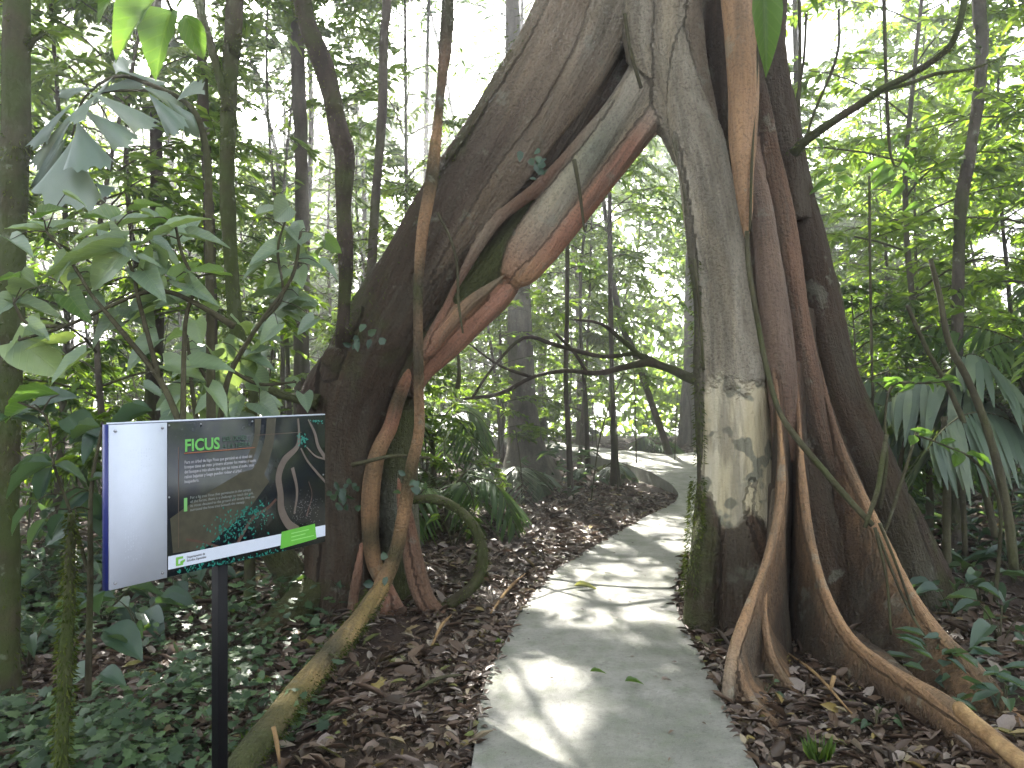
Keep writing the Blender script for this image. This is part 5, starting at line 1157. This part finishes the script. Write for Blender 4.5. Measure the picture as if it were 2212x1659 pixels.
for k in range(210):
    q = r4.random(); speck(mb, 470 + 100 * q + r4.normal(0, 16), 1155 - 55 * q + r4.normal(0, 17), .004 + .005 * r4.random())
for k in range(170): x_ = 380 + 240 * r4.random(); speck(mb, x_, 1236 - (x_ - 380) * .19 + r4.normal(0, 7), .004 + .005 * r4.random())
for k in range(26): speck(mb, 652 + r4.normal(0, 6), 950 + r4.normal(0, 8), .008)
for k in range(14): speck(mb, 684 + r4.normal(0, 8), 908 + abs(r4.normal(0, 4)), .006)
for k in range(30): speck(mb, 440 + r4.normal(0, 8), 1186 + r4.normal(0, 5), .006)
pchild(mb, 'printed_leaves', flat('print_teal', (.012, .22, .17), vary=.6))
mb = MB()
for k in range(120): speck(mb, 660 + 30 * r4.normal(0, .6), 1100 + r4.normal(0, 16), .0028)
pchild(mb, 'printed_litter', flat('print_grey', (.2, .19, .2)))
def sq(mb, pts, off): v = [SPt(a, b_, off) for a, b_ in pts]; mb.add(v, [tuple(range(len(v)))])
mb = MB(); b0, b1 = .929, .977; sq(mb, [(UP, b0), (SL - .001, b0), (SL - .001, b1), (UP, b1)], .0062); pchild(mb, 'white_band', M['white'])
um = lambda a: a * SL
mb = MB(); sq(mb, [(um(.742), .915), (um(.945), .925), (um(.935), .992), (um(.748), .985)], .0078); st = pchild(mb, 'green_sticker', flat('sticker_green', (.12, .42, .045), .35, .15))
mb = MB()
for k, (a, b_) in enumerate(((.80, .90), (.80, .88), (.80, .93))): sq(mb, [(um(a), .968 - k * .015), (um(b_), .970 - k * .015), (um(b_), .974 - k * .015), (um(a), .972 - k * .015)], .0086)
pchild(mb, 'sticker_lines', flat('line_green', (.3, .62, .2), .4, .1))
mb = MB(); sq(mb, [(um(.252), .936), (um(.262), .936), (um(.262), .968), (um(.252), .968)], .0072); sq(mb, [(um(.252), .958), (um(.282), .960), (um(.282), .968), (um(.252), .968)], .0073); sq(mb, [(um(.270), .936), (um(.290), .948), (um(.290), .956), (um(.270), .95)], .0074); sq(mb, [(um(.252), .936), (um(.282), .936), (um(.282), .942), (um(.252), .942)], .0075)
pchild(mb, 'logo', flat('logo_green', (.16, .45, .06), .4, .1))
mb = MB(); sq(mb, [(um(.286), 1.343), (um(.612), 1.343), (um(.612), 1.3465), (um(.286), 1.3465)], .0062); pchild(mb, 'orange_rule', flat('rule_orange', (.30, .10, .04), .4, .1))
mb = MB(); sq(mb, [(um(.262), 1.00), (um(.2645), 1.00), (um(.2645), 1.37), (um(.262), 1.37)], .0062); sq(mb, [(um(.62), 1.393), (um(.86), 1.393), (um(.86), 1.395), (um(.62), 1.395)], .0062); pchild(mb, 'thin_rule', flat('rule_dim', (.12, .075, .055), .4, .1))
mb = MB(); sq(mb, [(um(.286), 1.130), (um(.300), 1.130), (um(.300), 1.180), (um(.286), 1.180)], .0062); pchild(mb, 'green_bar', flat('bar_green', (.16, .42, .12), .4, .1))
tcol = {k: simple('ink_' + k, c, .5) for k, c in dict(green=(.14, .46, .10), dim=(.035, .085, .05), pale=(.42, .42, .44), soft=(.25, .28, .27), dark=(.05, .05, .05)).items()}
ang = math.atan2(SD[1], SD[0])
def text(body, u, z, size, ink, name, bold=0.0, off=.0064, spacing=1.0, line=1.0, width=None):
    cu = bpy.data.curves.new(name, 'FONT'); cu.body = body; cu.size = size; cu.offset = bold; cu.extrude = .0002; cu.space_character = spacing; cu.space_line = line; cu.resolution_u = 3
    cu.materials.append(tcol[ink]); o = bpy.data.objects.new(name, cu); link(o, pp)
    o.rotation_euler = (R(90), 0, ang); o.location = SPt(u, z, off) - np.array(sign.location)
    if width:
        bpy.context.view_layer.update(); o.scale.x = width / max(o.dimensions.x, 1e-4)
    me = bpy.data.meshes.new_from_object(o.evaluated_get(bpy.context.evaluated_depsgraph_get())); me.name = name
    o2 = bpy.data.objects.new(name, me); link(o2, pp); o2.rotation_euler, o2.location, o2.scale = o.rotation_euler, o.location, o.scale
    bpy.data.objects.remove(o); o2.name = name
    return o2
text('FICUS', um(.288), 1.352, .062, 'green', 'title_lettering', .0016, width=.146)
text('DEL DOSEL\nA LA TIERRA', um(.455), 1.379, .026, 'dim', 'subtitle_lettering', .0002, line=1.05, width=.13)
text('Para un árbol de higo Ficus que germinó en el dosel del\nbosque tiene un reto: primero alcanzar los metros al suelo\ndel bosque a más altura sino que sus raíces al suelo, unas\nraíces bajantes y luego pueden rodear al árbol\nhospedero.', um(.288), 1.306, .0165, 'pale', 'body_lettering', .0002, line=1.08, width=.315)
text('For a fig tree Ficus that germinates in the canopy\nof the forest, there is a challenge: to reach the soil,\nits roots descend to the ground and slowly they can\nsurround the host tree beneath the canopy.', um(.312), 1.174, .0145, 'soft', 'small_lettering', 0, line=1.05, width=.285)
text('Departamento de\nEstudios Especiales', um(.298), .956, .0125, 'dark', 'footer_lettering', .0002, line=1.0, width=.08)
mb = MB()
for a, z in ((.36, ZT - .012), (.226, 1.19), (.60, ZT - .012), (.226, ZT - .012), (.99, 1.2)):
    mb = MB(); c = SPt(a * SL if a < .98 else SL - .012, z, .004); v, f = tube([c, c + np.array([SN[0], SN[1], 0]) * .003], [.004, .003], 8); mb.add(v, f); pchild(mb, 'screw', M['metal'])
mb = MB(); a = .021; c = np.array([SO[0], SO[1]])
loop = lambda z: [np.array([*(c + SD * a * sx + SN * a * sy), z]) for sx, sy in ((-1, -1), (-.8, -1), (.8, -1), (1, -1), (1, -.8), (1, .8), (1, 1), (.8, 1), (-.8, 1), (-1, 1), (-1, .8), (-1, -.8))]
v, f = loft([loop(-.3), loop(.5), loop(1.2)]); mb.add(v, f); part(mb, 'post', M['post'], sign, False)

# ================================================================== air
def box(name, lo, hi, mat):
    mb = MB(); v = [(x, y, z) for x in (lo[0], hi[0]) for y in (lo[1], hi[1]) for z in (lo[2], hi[2])]
    mb.add(v, [(0, 1, 3, 2), (4, 6, 7, 5), (0, 4, 5, 1), (2, 3, 7, 6), (0, 2, 6, 4), (1, 5, 7, 3)]); return mb.build(name, mat, smooth=False)
if HAZE > 0:
    m = bpy.data.materials.new('haze'); m.use_nodes = True; nt = m.node_tree; nt.nodes.clear()
    o_ = nt.nodes.new('ShaderNodeOutputMaterial'); pv = nt.nodes.new('ShaderNodeVolumePrincipled'); pv.inputs['Color'].default_value = (.93, .96, 1, 1); pv.inputs['Density'].default_value = HAZE; pv.inputs['Anisotropy'].default_value = HAZE_G
    nt.links.new(pv.outputs[0], o_.inputs['Volume'])
    hz_ = box('haze', (-275, -265, -30), (275, 285, 16.5), m); tag(hz_, 'thin added haze giving the sunward glare between the trees', 'haze', kind='stuff')  # added volume that stands in for the lens glare towards the sun

# ================================================================== sky, sun, camera
w = bpy.data.worlds.new('World'); SC.world = w; w.use_nodes = True; nt = w.node_tree
sky = nt.nodes.new('ShaderNodeTexSky'); sky.sky_type = 'NISHITA'; sky.sun_disc = False; sky.sun_elevation = SUN_EL; sky.sun_rotation = SUN_AZ % (2 * math.pi)
sky.air_density = 1.0; sky.dust_density = 3.0; sky.ozone_density = 1.0
bg = nt.nodes['Background']; bg.inputs['Strength'].default_value = SKY; hs = nt.nodes.new('ShaderNodeHueSaturation'); hs.inputs['Saturation'].default_value = .3; nt.links.new(sky.outputs[0], hs.inputs['Color']); nt.links.new(hs.outputs[0], bg.inputs['Color'])
ld = bpy.data.lights.new('sun', 'SUN'); ld.energy = SUN; ld.angle = R(.53); ld.color = (1, .95, .86)
lo = bpy.data.objects.new('sun', ld); link(lo); lo.rotation_euler = Vector(tuple(S)).to_track_quat('Z', 'Y').to_euler()
cd = bpy.data.cameras.new('camera'); cd.lens = 27.0; cd.sensor_width = 36; cd.clip_end = 1200; cd.clip_start = .05
co = bpy.data.objects.new('camera', cd); link(co); co.location = (0, 0, CAMZ); co.rotation_euler = (R(90), 0, 0); SC.camera = co
SC.view_settings.view_transform = 'Standard'; SC.view_settings.look = 'None'; SC.view_settings.exposure = EXPOSURE; SC.view_settings.gamma = 1
SC.render.engine = 'CYCLES'; cy = SC.cycles
cy.max_bounces = 7; cy.diffuse_bounces = 4; cy.glossy_bounces = 2; cy.transmission_bounces = 4; cy.transparent_max_bounces = 4; cy.volume_bounces = 0
cy.use_denoising = True; cy.sample_clamp_indirect = 6; cy.caustics_reflective = False; cy.caustics_refractive = False
cy.use_adaptive_sampling = True; cy.adaptive_threshold = .02
import time; print('T', time.process_time() - T0)
print('objects', len(SC.objects), 'faces', sum(len(o.data.polygons) for o in SC.objects if o.type == 'MESH'))
